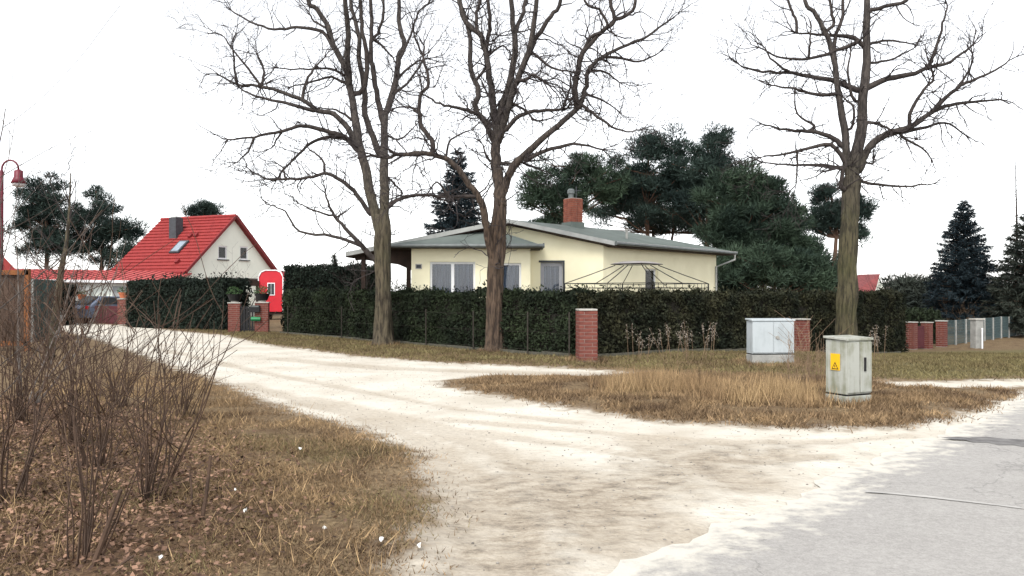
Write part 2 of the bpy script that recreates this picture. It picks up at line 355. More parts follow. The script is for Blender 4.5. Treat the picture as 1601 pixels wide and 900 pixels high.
# the asphalt road: a sheet with a ragged dusty edge
mr_, t, b = nodes('old pale asphalt'); L = t.links.new
co = obco(t); nf = noi(t, 90, 4, co); nm_ = noi(t, 1.6, 5, co); nn = noi(t, 6, 5, co)
a = t.nodes.new('ShaderNodeAttribute'); a.attribute_name = 'edge'
col = ramp(t, nf, [(.3, (.197, .188, .178)), (.5, (.308, .297, .281)), (.7, (.41, .396, .375))]); col = mix(t, .35, col, ramp(t, nm_, [(.35, (.258, .247, .236)), (.65, (.37, .357, .34))]))
col = mix(t, .3, col, ramp(t, noi(t, 28, 5, co), [(.35, (.197, .188, .178)), (.65, (.41, .396, .375))]))
vo = t.nodes.new('ShaderNodeTexVoronoi'); vo.feature = 'DISTANCE_TO_EDGE'; vo.inputs['Scale'].default_value = .38; wv = t.nodes.new('ShaderNodeVectorMath'); L(co, wv.inputs[0]); nv = t.nodes.new('ShaderNodeTexNoise'); nv.inputs['Scale'].default_value = 2.5; nv.inputs['Detail'].default_value = 6; L(co, nv.inputs['Vector']); L(nv.outputs['Color'], wv.inputs[1]); L(wv.outputs[0], vo.inputs['Vector'])
col = mix(t, ramp(t, vo.outputs['Distance'], [(.0, (.55, .55, .55)), (.006, (0, 0, 0))]), col, (.13, .125, .12))
v = math_(t, 'ADD', a.outputs['Fac'], math_(t, 'MULTIPLY', math_(t, 'SUBTRACT', nn, .5), 1.5))
mrn = t.nodes.new('ShaderNodeMapRange'); mrn.interpolation_type = 'SMOOTHSTEP'; mrn.inputs[1].default_value = .0; mrn.inputs[2].default_value = .55; mrn.inputs[3].default_value = 1; mrn.inputs[4].default_value = 0
L(v, mrn.inputs[0]); col = mix(t, math_(t, 'MULTIPLY', mrn.outputs[0], .85), col, (.60, .57, .50)); L(col, b.inputs['Base Color'])
b.inputs['Roughness'].default_value = .9; bump(t, b, nf, .35, .01)
V, Fc, ed = [], [], []; cols = [0, .12, .3, .6, 1, 1.6, 2.4, 3.4, 4.4, 5.2]
for i, (x, y) in enumerate(rd):
    j = .14*noise.noise(Vector((x*1.3, y*1.3, 0))) + .10*noise.noise(Vector((x*4.5, y*4.5, 2))) + .06*noise.noise(Vector((x*13, y*13, 4)))
    for c in cols:
        q = c + (j if c < 3 else 0); X, Y = x+RN.x*q, y+RN.y*q; V.append((X, Y, gz(X, Y)+.008+.03*min(1, c/.6)*(1 if c < 4.5 else .3))); ed.append(min(c, 5.2-c))
n = len(cols)
for i in range(len(rd)-1):
    for k in range(n-1): Fc.append((i*n+k, i*n+k+1, (i+1)*n+k+1, (i+1)*n+k))
me = npmesh('asphalt_road', np.array(V), np.array(Fc), mr_, True); at_ = me.attributes.new('edge', 'FLOAT', 'POINT'); at_.data.foreach_set('value', np.array(ed, np.float32))
o = bpy.data.objects.new('asphalt_road', me); COL.objects.link(o); o['kind'] = 'structure'
# a dark repaired strip and joints in the asphalt (own sheets, a few mm proud)
m_tar = M('dark damp patch', (.09, .085, .085), (.2, .195, .19), 7, .8, .2)
def patch(name, px, mat, lift):
    q = [hit(*p) for p in px]; mb = MB(); mb.poly([(p.x, p.y, gz(p.x, p.y)+.038+lift) for p in q]); o = part(name, mb, mat); o['kind'] = 'structure'
patch('road_patch', [(1470, 687), (1495, 685.5), (1515, 687), (1540, 686), (1570, 689), (1601, 690), (1680, 697), (1690, 706), (1640, 704), (1601, 702), (1585, 699), (1560, 699), (1545, 695), (1520, 694), (1508, 690.5), (1490, 690)], m_tar, .004)
patch('road_joint', [(1352, 771), (1450, 779), (1560, 792), (1680, 808), (1680, 811), (1560, 795), (1450, 782), (1352, 773)], M('pale joint filler', (.43, .42, .40), None, 9, .9, .1), .006)

# ------------------------------------------------------------------ brick pillars
BRICKS = {}
def brick_mesh(L_, d=.115, h=.07):
    k = round(L_, 3)
    if k not in BRICKS: BRICKS[k] = MB().box((0, 0, 0), (L_, d, h)).mesh('brick', m_brick)
    return BRICKS[k]
def pillar(x, y, rz, wd, ht, label, cap=True, pieces=True, group='brick gate pillars', capov=.05):
    z0 = gz(x, y); T = thing('brick_pillar', label, 'pillar', (x, y, z0), group); R = Matrix.Rotation(rz, 3, 'Z'); c = Vector((x, y, 0))
    part('mortar_core', MB().box((x, y, z0+ht/2-.1), (wd-.016, wd-.016, ht+.19), rz), m_mortar, T)
    n = int(ht/.0825); run = wd-.115-.011; k = max(1, round(run/.26)); Lb = run/k-.011*(k-1)/k if k > 1 else run; joined = MB()
    for i in range(n):
        zc = z0+.03+i*.0825+.035
        for s in range(4):
            a = s*math.pi/2
            for q in range(k):
                off = -wd/2+Lb/2+q*(Lb+.011); off = off if i % 2 == 0 else -off
                pos = Vector((off, -(wd/2-.0575), 0)); pos = Matrix.Rotation(a, 3, 'Z')@pos; pos = R@pos + c
                jit = random.uniform(-.002, .002)
                if pieces:
                    o = bpy.data.objects.new('brick', brick_mesh(Lb)); o.location = (pos.x+jit, pos.y-jit, zc); o.rotation_euler.z = rz+a; link_sub(o, T)
                else: joined.box((pos.x+jit, pos.y-jit, zc), (Lb, .115, .07), rz+a)
    if not pieces: part('brickwork', joined, m_brick, T, stuff=True)
    if cap: part('cap_slab', MB().box((x, y, z0+.03+n*.0825+.02), (wd+capov, wd+capov, .04), rz), m_cap, T, bevel=.006)
    return Vector((x, y, z0+.03+n*.0825+.04))
HA = Vector((1.57, 19.9)); HL = Vector((-9.1, 31.9)); HR = Vector((14.9, 30.2))    # hedge corner, left end, right end
p = hit(917, 567); pillar(p.x, p.y, .12, .43, 1.16, 'free-standing red brick pillar at the corner of the clipped hedge', capov=.0)
pillar(9.12, 25.2, .6, .36, 1.0, 'red brick pillar half hidden behind the pale blue grey cabinet')
pa = pillar(*hit(367, 520)[:2], .2, .46, 1.22, 'brick pillar left of the black garden gate, dark planter on top')
pb = pillar(*hit(410, 521)[:2], .2, .52, 1.2, 'brick pillar carrying the mailbox and the green newspaper tube')
pc = pillar(*hit(128, 505)[:2], .1, .46, 1.22, 'brick driveway pillar with terracotta pot, beside the green screen', pieces=False)
pd = pillar(*hit(193, 508)[:2], .1, .42, 1.26, 'brick driveway pillar with terracotta pot, at the end of the dark hedge', pieces=False)
rp = [(1425, 33.2, 'brick pillar nearest the tall clipped hedge, left of the maroon gate'), (1449, 33.8, 'brick pillar directly right of the maroon gate'), (1472, 34.6, 'brick pillar where the wire mesh fence begins')]
RPS = []
for px_, d_, lb in rp: x = (px_-CX)/F*d_; RPS.append(pillar(x, d_, .65, .34, 1.08, lb, pieces=False))
# right gate, maroon solid panel
def gate(a, b, z0, h, label, mat, bars, name='garden_gate'):
    T = thing(name, label, 'gate', ((a[0]+b[0])/2, (a[1]+b[1])/2, z0)); a = Vector((*a, 0)); b = Vector((*b, 0))
    for zz in (z0+.1, z0+h-.08): part('rail', MB().bar(a+Vector((0, 0, zz)), b+Vector((0, 0, zz)), .03, .045), mat, T)
    for i in range(bars):
        q = a.lerp(b, (i+.5)/bars); part('bar', MB().bar(q+Vector((0, 0, z0+.02)), q+Vector((0, 0, z0+h)), (b-a).length/bars*.62, .016), mat, T)
def side(p, q, m):                                       # gap ends between two pillars
    d = (q-p).to_2d().normalized()*m; return (p.x+d.x, p.y+d.y), (q.x-d.x, q.y-d.y)
A, B = side(RPS[0], RPS[1], .2); gate(A, B, gz(*A), .95, 'maroon garden gate of close vertical boards between brick pillars', m_maroon, 5)
A, B = side(pa, pb, .27); gate(A, B, gz(*A), 1.05, 'black metal garden gate between the two planter pillars', m_black, 6)
A, B = side(pc, pd, .24); gate(A, B, gz(*A), .95, 'wide dark red driveway gate of thin bars by the flower pots', m_maroon, 16, 'driveway_gate')
def plant_ball(c, r, n, leaf, mat, name, parent, flat=1.0):
    u = unit(RNG.normal(0, 1, (n, 3)))*(RNG.random((n, 1))**.4)*r; u[:, 2] = np.abs(u[:, 2])*flat; cc = np.array(c)+u
    V, Fq = quads(cc, unit(RNG.normal(0, 1, (n, 3)))*leaf, unit(RNG.normal(0, 1, (n, 3)))*leaf*.6); part(name, npmesh(name, V, Fq, mat), None, parent, stuff=True)
for q, lb in ((pc, 'terracotta flower pot on the driveway pillar beside the green screen'), (pd, 'terracotta flower pot on the driveway pillar nearest the red-roofed house')):
    T = thing('flower_pot', lb, 'flower pot', q, 'terracotta pots on the driveway pillars')
    part('saucer', MB().lathe(q, [(.19, 0), (.22, .03)], 16), m_cap, T); part('pot', MB().lathe(q+Vector((0, 0, .03)), [(.15, 0), (.21, .22), (.24, .22), (.24, .28), (.2, .28)], 16), m_terra, T)
    plant_ball(q+Vector((0, 0, .3)), .32, 160, .05, m_leafgreen, 'leaves', T)
for q, lb in ((pa, 'black planter bowl with green plant on the left gate pillar'), (pb, 'black planter bowl on the pillar above the mailbox')):
    T = thing('planter', lb, 'planter', q, 'planters on the garden gate pillars')
    part('foot', MB().lathe(q, [(.16, 0), (.14, .05), (.16, .06)], 12), m_cap, T); part('bowl', MB().lathe(q+Vector((0, 0, .06)), [(.2, 0), (.3, .26), (.32, .28), (.27, .28)], 16), m_black, T)
    plant_ball(q+Vector((0, 0, .34)), .34, 200, .05, m_leafgreen, 'leaves', T)
fb = Vector((pb.x-.1, pb.y-.36, 0)); z0 = gz(pb.x, pb.y)
T = thing('mailbox', 'black mailbox on the front of the brick gate pillar', 'mailbox', (fb.x, fb.y, z0+.82))
part('box', MB().box((fb.x-.06, fb.y, z0+.95), (.34, .14, .28), .2), m_black, T, bevel=.01); part('flap', MB().box((fb.x-.06, fb.y-.075, z0+1.05), (.28, .015, .05), .2), m_zinc, T)
T = thing('newspaper_tube', 'green plastic newspaper tube under the black mailbox', 'newspaper tube', (fb.x, fb.y, z0+.5))
part('tube', MB().tube([(fb.x-.22, fb.y-.03, z0+.55), (fb.x+.14, fb.y+.02, z0+.55)], [.085, .085], 14), m_green, T); part('bracket', MB().box((fb.x-.05, fb.y+.05, z0+.55), (.06, .1, .1), .2), m_zinc, T)

# ------------------------------------------------------------------ electric cabinets
def cabinet(corner, rzf, wf, ws, ht, base_h, label, mat, doors, sign):
    # corner: nearest ground corner; front face runs from it along direction rzf (to the right), side face to the left
    d1 = Vector((math.cos(rzf), math.sin(rzf), 0)); d2 = Vector((-math.sin(rzf), math.cos(rzf), 0)); c = Vector(corner); c.z = gz(c.x, c.y)
    T = thing('electric_cabinet', label, 'cabinet', c + d1*wf/2 + d2*ws/2, 'street cabinets on the verge'); ax = (d1, d2, Vector((0, 0, 1)))
    ctr = c+d1*wf/2+d2*ws/2
    part('plinth', MB().box(ctr+Vector((0, 0, base_h/2-.06)), (wf, ws, base_h+.12), ax=ax), m_conc if not sign else mat, T, bevel=.008)
    part('shadow_gap', MB().box(ctr+Vector((0, 0, base_h+.012)), (wf-.04, ws-.04, .024), ax=ax), m_black, T)
    zb = base_h+.024; part('body', MB().box(ctr+Vector((0, 0, zb+(ht-zb)/2)), (wf-.012, ws-.012, ht-zb), ax=ax), mat, T, bevel=.008)
    part('lid', MB().prism([ctr-d1*(wf/2+.02)-d2*(ws/2+.02)+Vector((0, 0, ht)), ctr+d1*(wf/2+.02)-d2*(ws/2+.02)+Vector((0, 0, ht)), ctr+d1*(wf/2+.02)+d2*(ws/2+.02)+Vector((0, 0, ht+.02)), ctr-d1*(wf/2+.02)+d2*(ws/2+.02)+Vector((0, 0, ht+.02))][::-1], (0, 0, .035)), mat, T, bevel=.006)
    dw = wf/doors
    for i in range(doors):
        dc = c+d1*(dw*(i+.5))-d2*.004+Vector((0, 0, zb+(ht-zb)/2)); D = part('door', MB().box(dc, (dw-.022, .02, ht-zb-.05), ax=ax), mat, T, bevel=.005)
        if i == doors-1 or doors == 1:
            hx = -dw*.32 if not sign else -dw*.12
            if sign: part('handle', MB().box(dc+d1*hx-d2*.016+Vector((0, 0, .04)), (.035, .02, .2), ax=ax), m_black, D, bevel=.004)
            else: part('lock', MB().tube([dc+d1*hx-d2*.008, dc+d1*hx-d2*.03], [.045, .04], 14), m_conc, D)
    if sign:                                             # yellow electricity warning label on the side face
        sc_ = c+d2*(ws*.52)-d1*.002+Vector((0, 0, ht*.66)); n_ = -d1; u_ = -d2
        S = part('warning_label', MB().box(sc_+n_*.002, (.004, .17, .24), ax=(d1, d2, Vector((0, 0, 1)))), m_yellow, T)
        def pl(pts, off): return [sc_+n_*off+u_*a+Vector((0, 0, bb)) for a, bb in pts]
        part('warning_triangle', MB().prism(pl([(-.062, -.105), (.062, -.105), (0, .0)], .0065), n_*.001), m_black, S); part('triangle_field', MB().prism(pl([(-.042, -.094), (.042, -.094), (0, -.022)], .0085), n_*.001), m_yellow, S)
        part('lightning_bolt', MB().prism(pl([(.004, -.034), (-.014, -.066), (-.002, -.064), (-.006, -.09), (.013, -.058), (.001, -.060)], .0105), n_*.001), m_black, S)
c = hit(1324, 637); cabinet((c.x, c.y, 0), .45, .50, .40, .93, .13, 'weathered grey-green electric cabinet with yellow warning label beside the road', m_cab_old, 2, True)
c = hit(1176, 571); cabinet((c.x, c.y, 0), .10, 1.0, .36, .97, .2, 'pale blue-grey two-door cabinet in front of the hedge', m_cab_new, 2, False)

# ------------------------------------------------------------------ yellow bungalow
U = Vector((.67, .743, 0)).normalized(); Up = Vector((0, 0, 1)); WF = 27.0; GW = 28.2
T = thing('bungalow', 'cream yellow bungalow with low grey roof and brick chimney behind the hedge', 'house', (0, 29, 0))
Ax = Vector((-.12, 27.65, 4.18)); E1 = Vector((3.58, 27.9, 3.42)); W1 = Vector((-5.75, 27.65, 3.03)); E2 = E1+U*8.95; R2 = Ax+U*6.8; W2 = W1+Vector((1.0, 8.5, 0))
B2 = Vector((3.2, 38, 3.3))
def plane_wall(a, b, zt_a, zt_b, zb=-.8): return [(a[0], a[1], zb), (b[0], b[1], zb), (b[0], b[1], zt_b), (a[0], a[1], zt_a)]
def roofz(x):                                            # underside of the rake along the gable
    return (Ax.z+(E1.z-Ax.z)*(x-Ax.x)/(E1.x-Ax.x) if x > Ax.x else Ax.z+(W1.z-Ax.z)*(x-Ax.x)/(W1.x-Ax.x)) - .17
GL, GR = -3.4, 3.22; SW = Vector((GR, GW, 0))+U*8.3
def wall_with_holes(o, d, L, zb, ztop, holes, depth, inward):   # o origin, d direction, holes (s0,s1,z0,z1); returns MB of front face and reveals
    mb = MB(); o = Vector(o); d = Vector(d).normalized(); cuts = sorted({0, L} | {h[0] for h in holes} | {h[1] for h in holes} | {s for s in BREAK if 0 < s < L})
    pt = lambda s, z, k=0: o+d*s+Up*z+inward*k
    for s0, s1 in zip(cuts[:-1], cuts[1:]):
        hs_ = [h for h in holes if h[0] <= s0+1e-6 and h[1] >= s1-1e-6]; z = zb
        for h in sorted(hs_, key=lambda q: q[2]):
            mb.poly([pt(s0, z), pt(s1, z), pt(s1, h[2]), pt(s0, h[2])]); z = h[3]
        mb.poly([pt(s0, z), pt(s1, z), pt(s1, ztop(s1)), pt(s0, ztop(s0))])
    for s0, s1, z0, z1 in holes:
        for q in ([(s0, z0), (s1, z0)], [(s1, z0), (s1, z1)], [(s1, z1), (s0, z1)], [(s0, z1), (s0, z0)]):
            (a, za), (b_, zb_) = q; mb.poly([pt(a, za), pt(b_, zb_), pt(b_, zb_, depth), pt(a, za, depth)])
    return mb
def window(T, o, d, s0, s1, z0, z1, inward, depth=.14, panes=2, frame=m_white, curtain=True, fw=.07, name='window'):
    o = Vector(o); d = Vector(d).normalized(); pt = lambda s, z, k: o+d*s+Up*z+inward*k; ax = (d, inward, Up)
    Wd = part(name, MB().box(pt((s0+s1)/2, z0+fw/2, depth-.03), (s1-s0, .06, fw), ax=ax).box(pt((s0+s1)/2, z1-fw/2, depth-.03), (s1-s0, .06, fw), ax=ax).box(pt(s0+fw/2, (z0+z1)/2, depth-.03), (fw, .058, z1-z0-2*fw), ax=ax).box(pt(s1-fw/2, (z0+z1)/2, depth-.03), (fw, .058, z1-z0-2*fw), ax=ax), frame, T)
    pw = (s1-s0)/panes
    for i in range(panes):
        part('pane', MB().box(pt(s0+pw*(i+.5), (z0+z1)/2, depth-.02), (pw-fw*(1.2 if panes > 1 else 2), .006, z1-z0-2*fw), ax=ax), m_glass, Wd)
        if i: part('mullion', MB().box(pt(s0+pw*i, (z0+z1)/2, depth-.03), (fw*1.5, .066, z1-z0-2*fw), ax=ax), frame, Wd)
    if curtain:
        mb = MB(); n = int((s1-s0)/.035)
        for i in range(n):
            a = s0+(s1-s0)*i/n; b_ = s0+(s1-s0)*(i+1)/n; f = lambda q: .07+.03*math.sin(q*38+2*math.sin(q*7)); mb.poly([pt(a, z0, depth+f(a)), pt(b_, z0, depth+f(b_)), pt(b_, z1, depth+f(b_)), pt(a, z1, depth+f(a))])
        part('curtain', mb, m_curtain, Wd, smooth=True)
    part('room', MB().poly([pt(s0-.3, z0-.2, depth+1.2), pt(s1+.3, z0-.2, depth+1.2), pt(s1+.3, z1+.2, depth+1.2), pt(s0-.3, z1+.2, depth+1.2)]), m_interior, Wd)
    return Wd
IN = Vector((0, 1, 0)); BREAK = [Ax.x-GL]
# gable wall with the glazed door
sx = lambda px, d, o: (px-CX)/F*d-o
dr = (sx(845, GW, GL), sx(880, GW, GL), .55, 1.65+47*GW/F)
part('gable_wall', wall_with_holes((GL, GW, 0), (1, 0, 0), GR-GL, -.8, lambda s: roofz(GL+s), [dr], .16, IN), m_plaster, T)
dd = window(T, (GL, GW, 0), (1, 0, 0), *dr, IN, .14, 1, m_greyframe, True, .13, 'door'); part('handle', MB().box((GL+dr[0]+.07, GW+.06, 1.55), (.03, .05, .14)), m_zinc, dd)
part('door_surround', MB().box((GL+(dr[0]+dr[1])/2, GW-.01, dr[3]+.035), (dr[1]-dr[0]+.12, .04, .07)).box((GL+dr[1]+.03, GW-.01, (dr[2]+dr[3])/2), (.06, .04, dr[3]-dr[2])), m_cable, T)
# side wall under the eave
BREAK = []; INs = Vector((-U.y, U.x, 0)); n1_ = (Vector((GR, GW, 0))); sl = 8.3
def s_at(px): k = (px-CX)/F; return (k*GW-GR)/(U.x-k*U.y)
sh = (s_at(1009), s_at(1029), .6, 1.65+38*30/F)
part('side_wall', wall_with_holes(n1_, U, sl, -1.2, lambda s: E1.z-.02, [sh], .2, INs), m_plaster, T)
window(T, n1_, U, *sh, INs, .18, 1, m_white, True, .07)
part('back_wall', MB().poly([(SW.x, SW.y, -1.2), (B2.x, B2.y, -1.2), (B2.x, B2.y, 3.4), (SW.x, SW.y, 3.4)]).poly([(B2.x, B2.y, -1.2), (GL, GW+8, -1.2), (GL, GW+8, 3.2), (B2.x, B2.y, 3.4)]).poly([(GL, GW+8, -1.2), (GL, GW, -1.2), (GL, GW, 3.3), (GL, GW+8, 3.2)]), m_plaster, T)
# wing in front of the gable
wl, wr, wz = -3.40, .62, 3.2
w1 = (sx(672, WF, wl), sx(743, WF, wl), 1.2, 1.65+48*WF/F); w2 = (sx(775, WF, wl), sx(815, WF, wl), .9, 1.65+46*WF/F)
part('wing_wall', wall_with_holes((wl, WF, 0), (1, 0, 0), wr-wl, -.8, lambda s: wz, [w1, w2], .15, IN), m_plaster, T)
part('wing_side_wall', MB().poly([(wr, WF, -.8), (wr, GW, -.8), (wr, GW, wz), (wr, WF, wz)]), m_plaster, T); part('wing_side_wall', MB().poly([(wl, GW, -.8), (wl, WF, -.8), (wl, WF, wz), (wl, GW, wz)]), m_plaster, T)
wn = window(T, (wl, WF, 0), (1, 0, 0), *w1, IN); part('sill', MB().box((wl+(w1[0]+w1[1])/2, WF-.02, w1[2]-.02), (w1[1]-w1[0]+.1, .2, .04)), m_fascia, wn)
pp = (wl+w1[0]+.2, WF+.22, w1[2]); plant_ball((wl+w1[0]+.5, WF+.2, w1[2]+.05), .22, 110, .03, m_flower, 'window_flowers', wn); plant_ball((wl+w1[1]-.35, WF+.2, w1[2]+.05), .26, 160, .035, m_leafgreen, 'window_plants', wn)
window(T, (wl, WF, 0), (1, 0, 0), *w2, IN, .14, 1)
part('house_number_plate', MB().box((wl+.25, WF-.012, 2.53), (.22, .022, .17)), m_cap, T); part('number_field', MB().box((wl+.25, WF-.026, 2.53), (.16, .006, .11)), m_cable, T)
# wing hip roof
ea = [Vector((-4.25, 26.55, 3.22)), Vector((1.02, 26.55, 3.22)), Vector((1.02, GW-.003, 3.28)), Vector((-.62, GW-.003, 3.86)), Vector((-3.3, GW-.003, 3.5)), Vector((-4.25, GW-.003, 3.26))]
rf = part('wing_roof', MB().poly([ea[0], ea[1], ea[3], ea[4]]).poly([ea[1], ea[2], ea[3]]).poly([ea[0], ea[4], ea[5]]), m_bitumen, T)
part('wing_eave', MB().box((-1.615, 27.36, 3.165), (5.2, 1.6, .07)), m_darkwood, rf)
part('wing_gutter', MB().tube([(-4.3, 26.5, 3.2), (1.08, 26.5, 3.2)], [.065, .065], 8).box((1.05, 27.3, 3.22), (.05, 1.7, .13)), m_zinc, rf)
# main roof: two slopes, thickness, rake boards, gutter
rm = part('roof', MB().prism([Ax, E1, E2, R2], (0, 0, -.06)).prism([W1, Ax, R2, W2], (0, 0, -.06)).prism([R2, E2, B2+Up*.1], (0, 0, -.05)).prism([W2, R2, B2+Up*.1], (0, 0, -.05)), m_bitumen, T)
part('rake_board', MB().prism([Ax+Up*.02+IN*-.03, E1+Up*.02+IN*-.03, E1-Up*.13+IN*-.03, Ax-Up*.13+IN*-.03], IN*.028), m_fascia, rm)
part('rake_board', MB().prism([W1+Up*.02+IN*-.03, Ax+Up*.02+IN*-.03, Ax-Up*.13+IN*-.03, W1-Up*.13+IN*-.03], IN*.028), m_fascia, rm)
part('soffit', MB().prism([Ax-Up*.065, E1-Up*.065, E2-Up*.065, E2-Up*.065+INs*.55, E1+IN*.6+INs*.3-Up*.065], (0, 0, -.1)), m_darkwood, rm)
part('porch_soffit', MB().prism([W1-Up*.065, Ax-Up*.065, Ax-Up*.065+IN*.5, Vector((GL, 30, 3.3)), W2-Up*.07], (0, 0, -.1)), m_darkwood, rm)
og = Vector((U.y, -U.x, 0))*.06
part('gutter', MB().tube([E1+og-Up*.05, E2+og-Up*.07+U*.15], [.07, .07], 8), m_zinc, rm)
part('gutter_lip', MB().bar(E1+og*1.9-Up*.0, E2+og*1.9-Up*.02+U*.15, .012, .03), m_fascia, rm)
dp = E2+og-Up*.1; part('downpipe', MB().tube([dp, dp-Up*.25, SW+og*.8+Up*2.75-U*.1, SW+og*.8-Up*.6-U*.1], [.045]*4, 8), m_fascia, rm)
# chimney with brickwork and cowl
cc = P(896, 350, 30.2); ch = part('chimney', MB().box((cc.x, cc.y, 4.5), (.48, .48, 1.4), .55), m_mortar, rm)
mb = MB()
for i in range(12):
    for s in range(4):
        for q in range(2):
            o_ = Matrix.Rotation(.55+s*math.pi/2, 3, 'Z')@Vector((-.135+q*.255, -.2125, 0)); L_ = .24 if (q + i) % 2 else .215; mb.box((cc.x+o_.x, cc.y+o_.y, 4.28+i*.078), (L_, .115, .066), .55+s*math.pi/2)
part('brickwork', mb, m_brick2, ch, stuff=True); part('flashing', MB().box((cc.x, cc.y, 4.13), (.62, .62, .32), .55), m_bitumen, ch)
part('cowl', MB().lathe((cc.x-.08, cc.y-.05, 5.2), [(.1, 0), (.1, .16), (.14, .18), (.14, .3), (.08, .36)], 10), m_zinc, ch); part('antenna', MB().tube([(cc.x+.12, cc.y, 5.2), (cc.x+.12, cc.y, 5.65)], [.02, .015], 6).bar((cc.x-.05, cc.y, 5.5), (cc.x+.3, cc.y, 5.5), .02, .02), m_cable, ch)
vp = P(980, 372, 30); part('vent_pipe', MB().tube([vp-Up*.25, vp+Up*.28], [.05, .05], 8).lathe(vp+Up*.28, [(.075, 0), (.075, .06)], 8), m_conc, rm)
# porch posts left
for x_ in (-5.2, -3.62): part('porch_post', MB().box((x_, 28.0, 1.2), (.14, .14, 3.9)), m_darkwood, T)
part('porch_beam', MB().bar((-5.5, 28.05, 2.88), (-3.45, 28.05, 3.1), .12, .22).prism([(-4.6, 27.95, 2.9), (-3.45, 27.95, 2.4), (-3.45, 27.95, 3.05), (-5.2, 27.95, 2.95)], (0, .06, 0)), m_darkwood, T)
# gazebo frame between hedge and house
gc = Vector((3.95, 25.3, 0)); g0 = gz(gc.x, gc.y); T = thing('gazebo', 'black metal gazebo frame with a scrap of pale canopy above the hedge', 'gazebo', (gc.x, gc.y, g0))
cor = [gc+Vector((math.cos(a), math.sin(a), 0))*2.3 for a in (math.pi+.06, -math.pi/2+.06, .06, math.pi/2+.06)]; rz_ = 1.93; tz = 2.54
for c_ in cor: part('post', MB().box((c_.x, c_.y, (g0-.1+rz_)/2), (.04, .04, rz_-g0+.1)), m_black, T)
for a_, b_ in zip(cor, cor[1:]+cor[:1]):
    part('ring_rail', MB().bar(a_+Up*(rz_+.0), b_+Up*(rz_+.0), .022, .022).bar(a_+Up*(rz_-.14), b_+Up*(rz_-.14), .018, .018), m_black, T)
    for i in range(7): q = a_.lerp(b_, (i+.5)/7); part('baluster', MB().bar(q+Up*(rz_-.14), q+Up*rz_, .012, .012), m_black, T)
    for k in (0, .5):
        q = a_.lerp(b_, k); e = gc+(q-gc)*.3; mm = (q+e)/2; part('roof_rib', MB().tube([q+Up*rz_, mm+Up*(rz_+.28), e+Up*(tz-.03)], [.014]*3, 5), m_black, T)
tp = [gc+(c_-gc)*.36 for c_ in cor]; part('top_ring', MB().bar(tp[0]+Up*tz, tp[1]+Up*tz, .02, .02).bar(tp[1]+Up*tz, tp[2]+Up*tz, .02, .02).bar(tp[2]+Up*tz, tp[3]+Up*tz, .02, .02).bar(tp[3]+Up*tz, tp[0]+Up*tz, .02, .02), m_black, T)
mb = MB()
for i in range(4):
    a_, b_ = tp[i], tp[(i+1) % 4]
    for k in range(5):
        q0, q1 = a_.lerp(b_, k/5), a_.lerp(b_, (k+1)/5); m0, m1 = gc.lerp(q0, .55), gc.lerp(q1, .55)
        mb.poly([q0+Up*(tz+.02), q1+Up*(tz+.02), m1+Up*(tz+.09), m0+Up*(tz+.09)]); mb.poly([m0+Up*(tz+.09), m1+Up*(tz+.09), gc+Up*(tz+.11)])
part('canopy', mb, m_canvas, T)

# ------------------------------------------------------------------ red-roofed house and its outbuildings
T = thing('red_roofed_house', 'white gabled house with bright red tiled roof left of the hedge', 'house', (-19.6, 50, 0))
D1 = Vector((-.91, .41, 0)).normalized(); D2 = Vector((.41, .91, 0)).normalized(); e0 = Vector((-19.6, 48, 2.84)); LW = 6.6; GWd = 8.3
ap = e0+D2*GWd/2+Up*(6.55-2.84)
q0 = e0+D1*.25+D2*.35; q1 = e0+D1*.25+D2*(GWd-.35)
z_ = lambda p_, z: Vector((p_.x, p_.y, z))
Ow = D1
def gab_top(s): return 2.84+(6.5-2.84)*(1-abs(s+.35-GWd/2)/(GWd/2))-.05
k_at = lambda px: ((px-CX)/F*q0.y-q0.x)/(D2.x-(px-CX)/F*D2.y)
BREAK = [GWd/2-.35]
holes = []
for a_, b_, y0_, y1_ in ((341, 355, 384, 405), (375, 388, 385, 406)):
    s0, s1 = k_at(a_), k_at(b_); dm_ = q0.y+D2.y*(s0+s1)/2; holes.append((s0, s1, EYE+(HOR-y1_)*dm_/F, EYE+(HOR-y0_)*dm_/F))
part('gable_wall', wall_with_holes(z_(q0, 0), D2, GWd-.7, -.5, gab_top, holes, .12, Ow), m_plaster_w, T)
for h in holes:
    wn = window(T, z_(q0, 0), D2, *h, Ow, .1, 1, m_white, False, .09); part('sill', MB().box(z_(q0, 0)+D2*(h[0]+h[1])/2+Up*(h[2]-.04)-Ow*.03, (h[1]-h[0]+.2, .12, .06), ax=(D2, Ow, Up)), m_cable, wn)
f0 = q0+D1*LW; part('front_wall', MB().poly([z_(q0, -.5), z_(f0, -.5), z_(f0, 2.9), z_(q0, 2.9)]).poly([z_(f0, -.5), z_(f0+D2*(GWd-.7), -.5), z_(f0+D2*(GWd-.7)/2, 6.4), z_(f0, 2.9)]).poly([z_(q1, -.5), z_(q1+D1*LW, -.5), z_(q1+D1*LW, 2.9), z_(q1, 2.9)]), m_plaster_w, T)
NC = 17
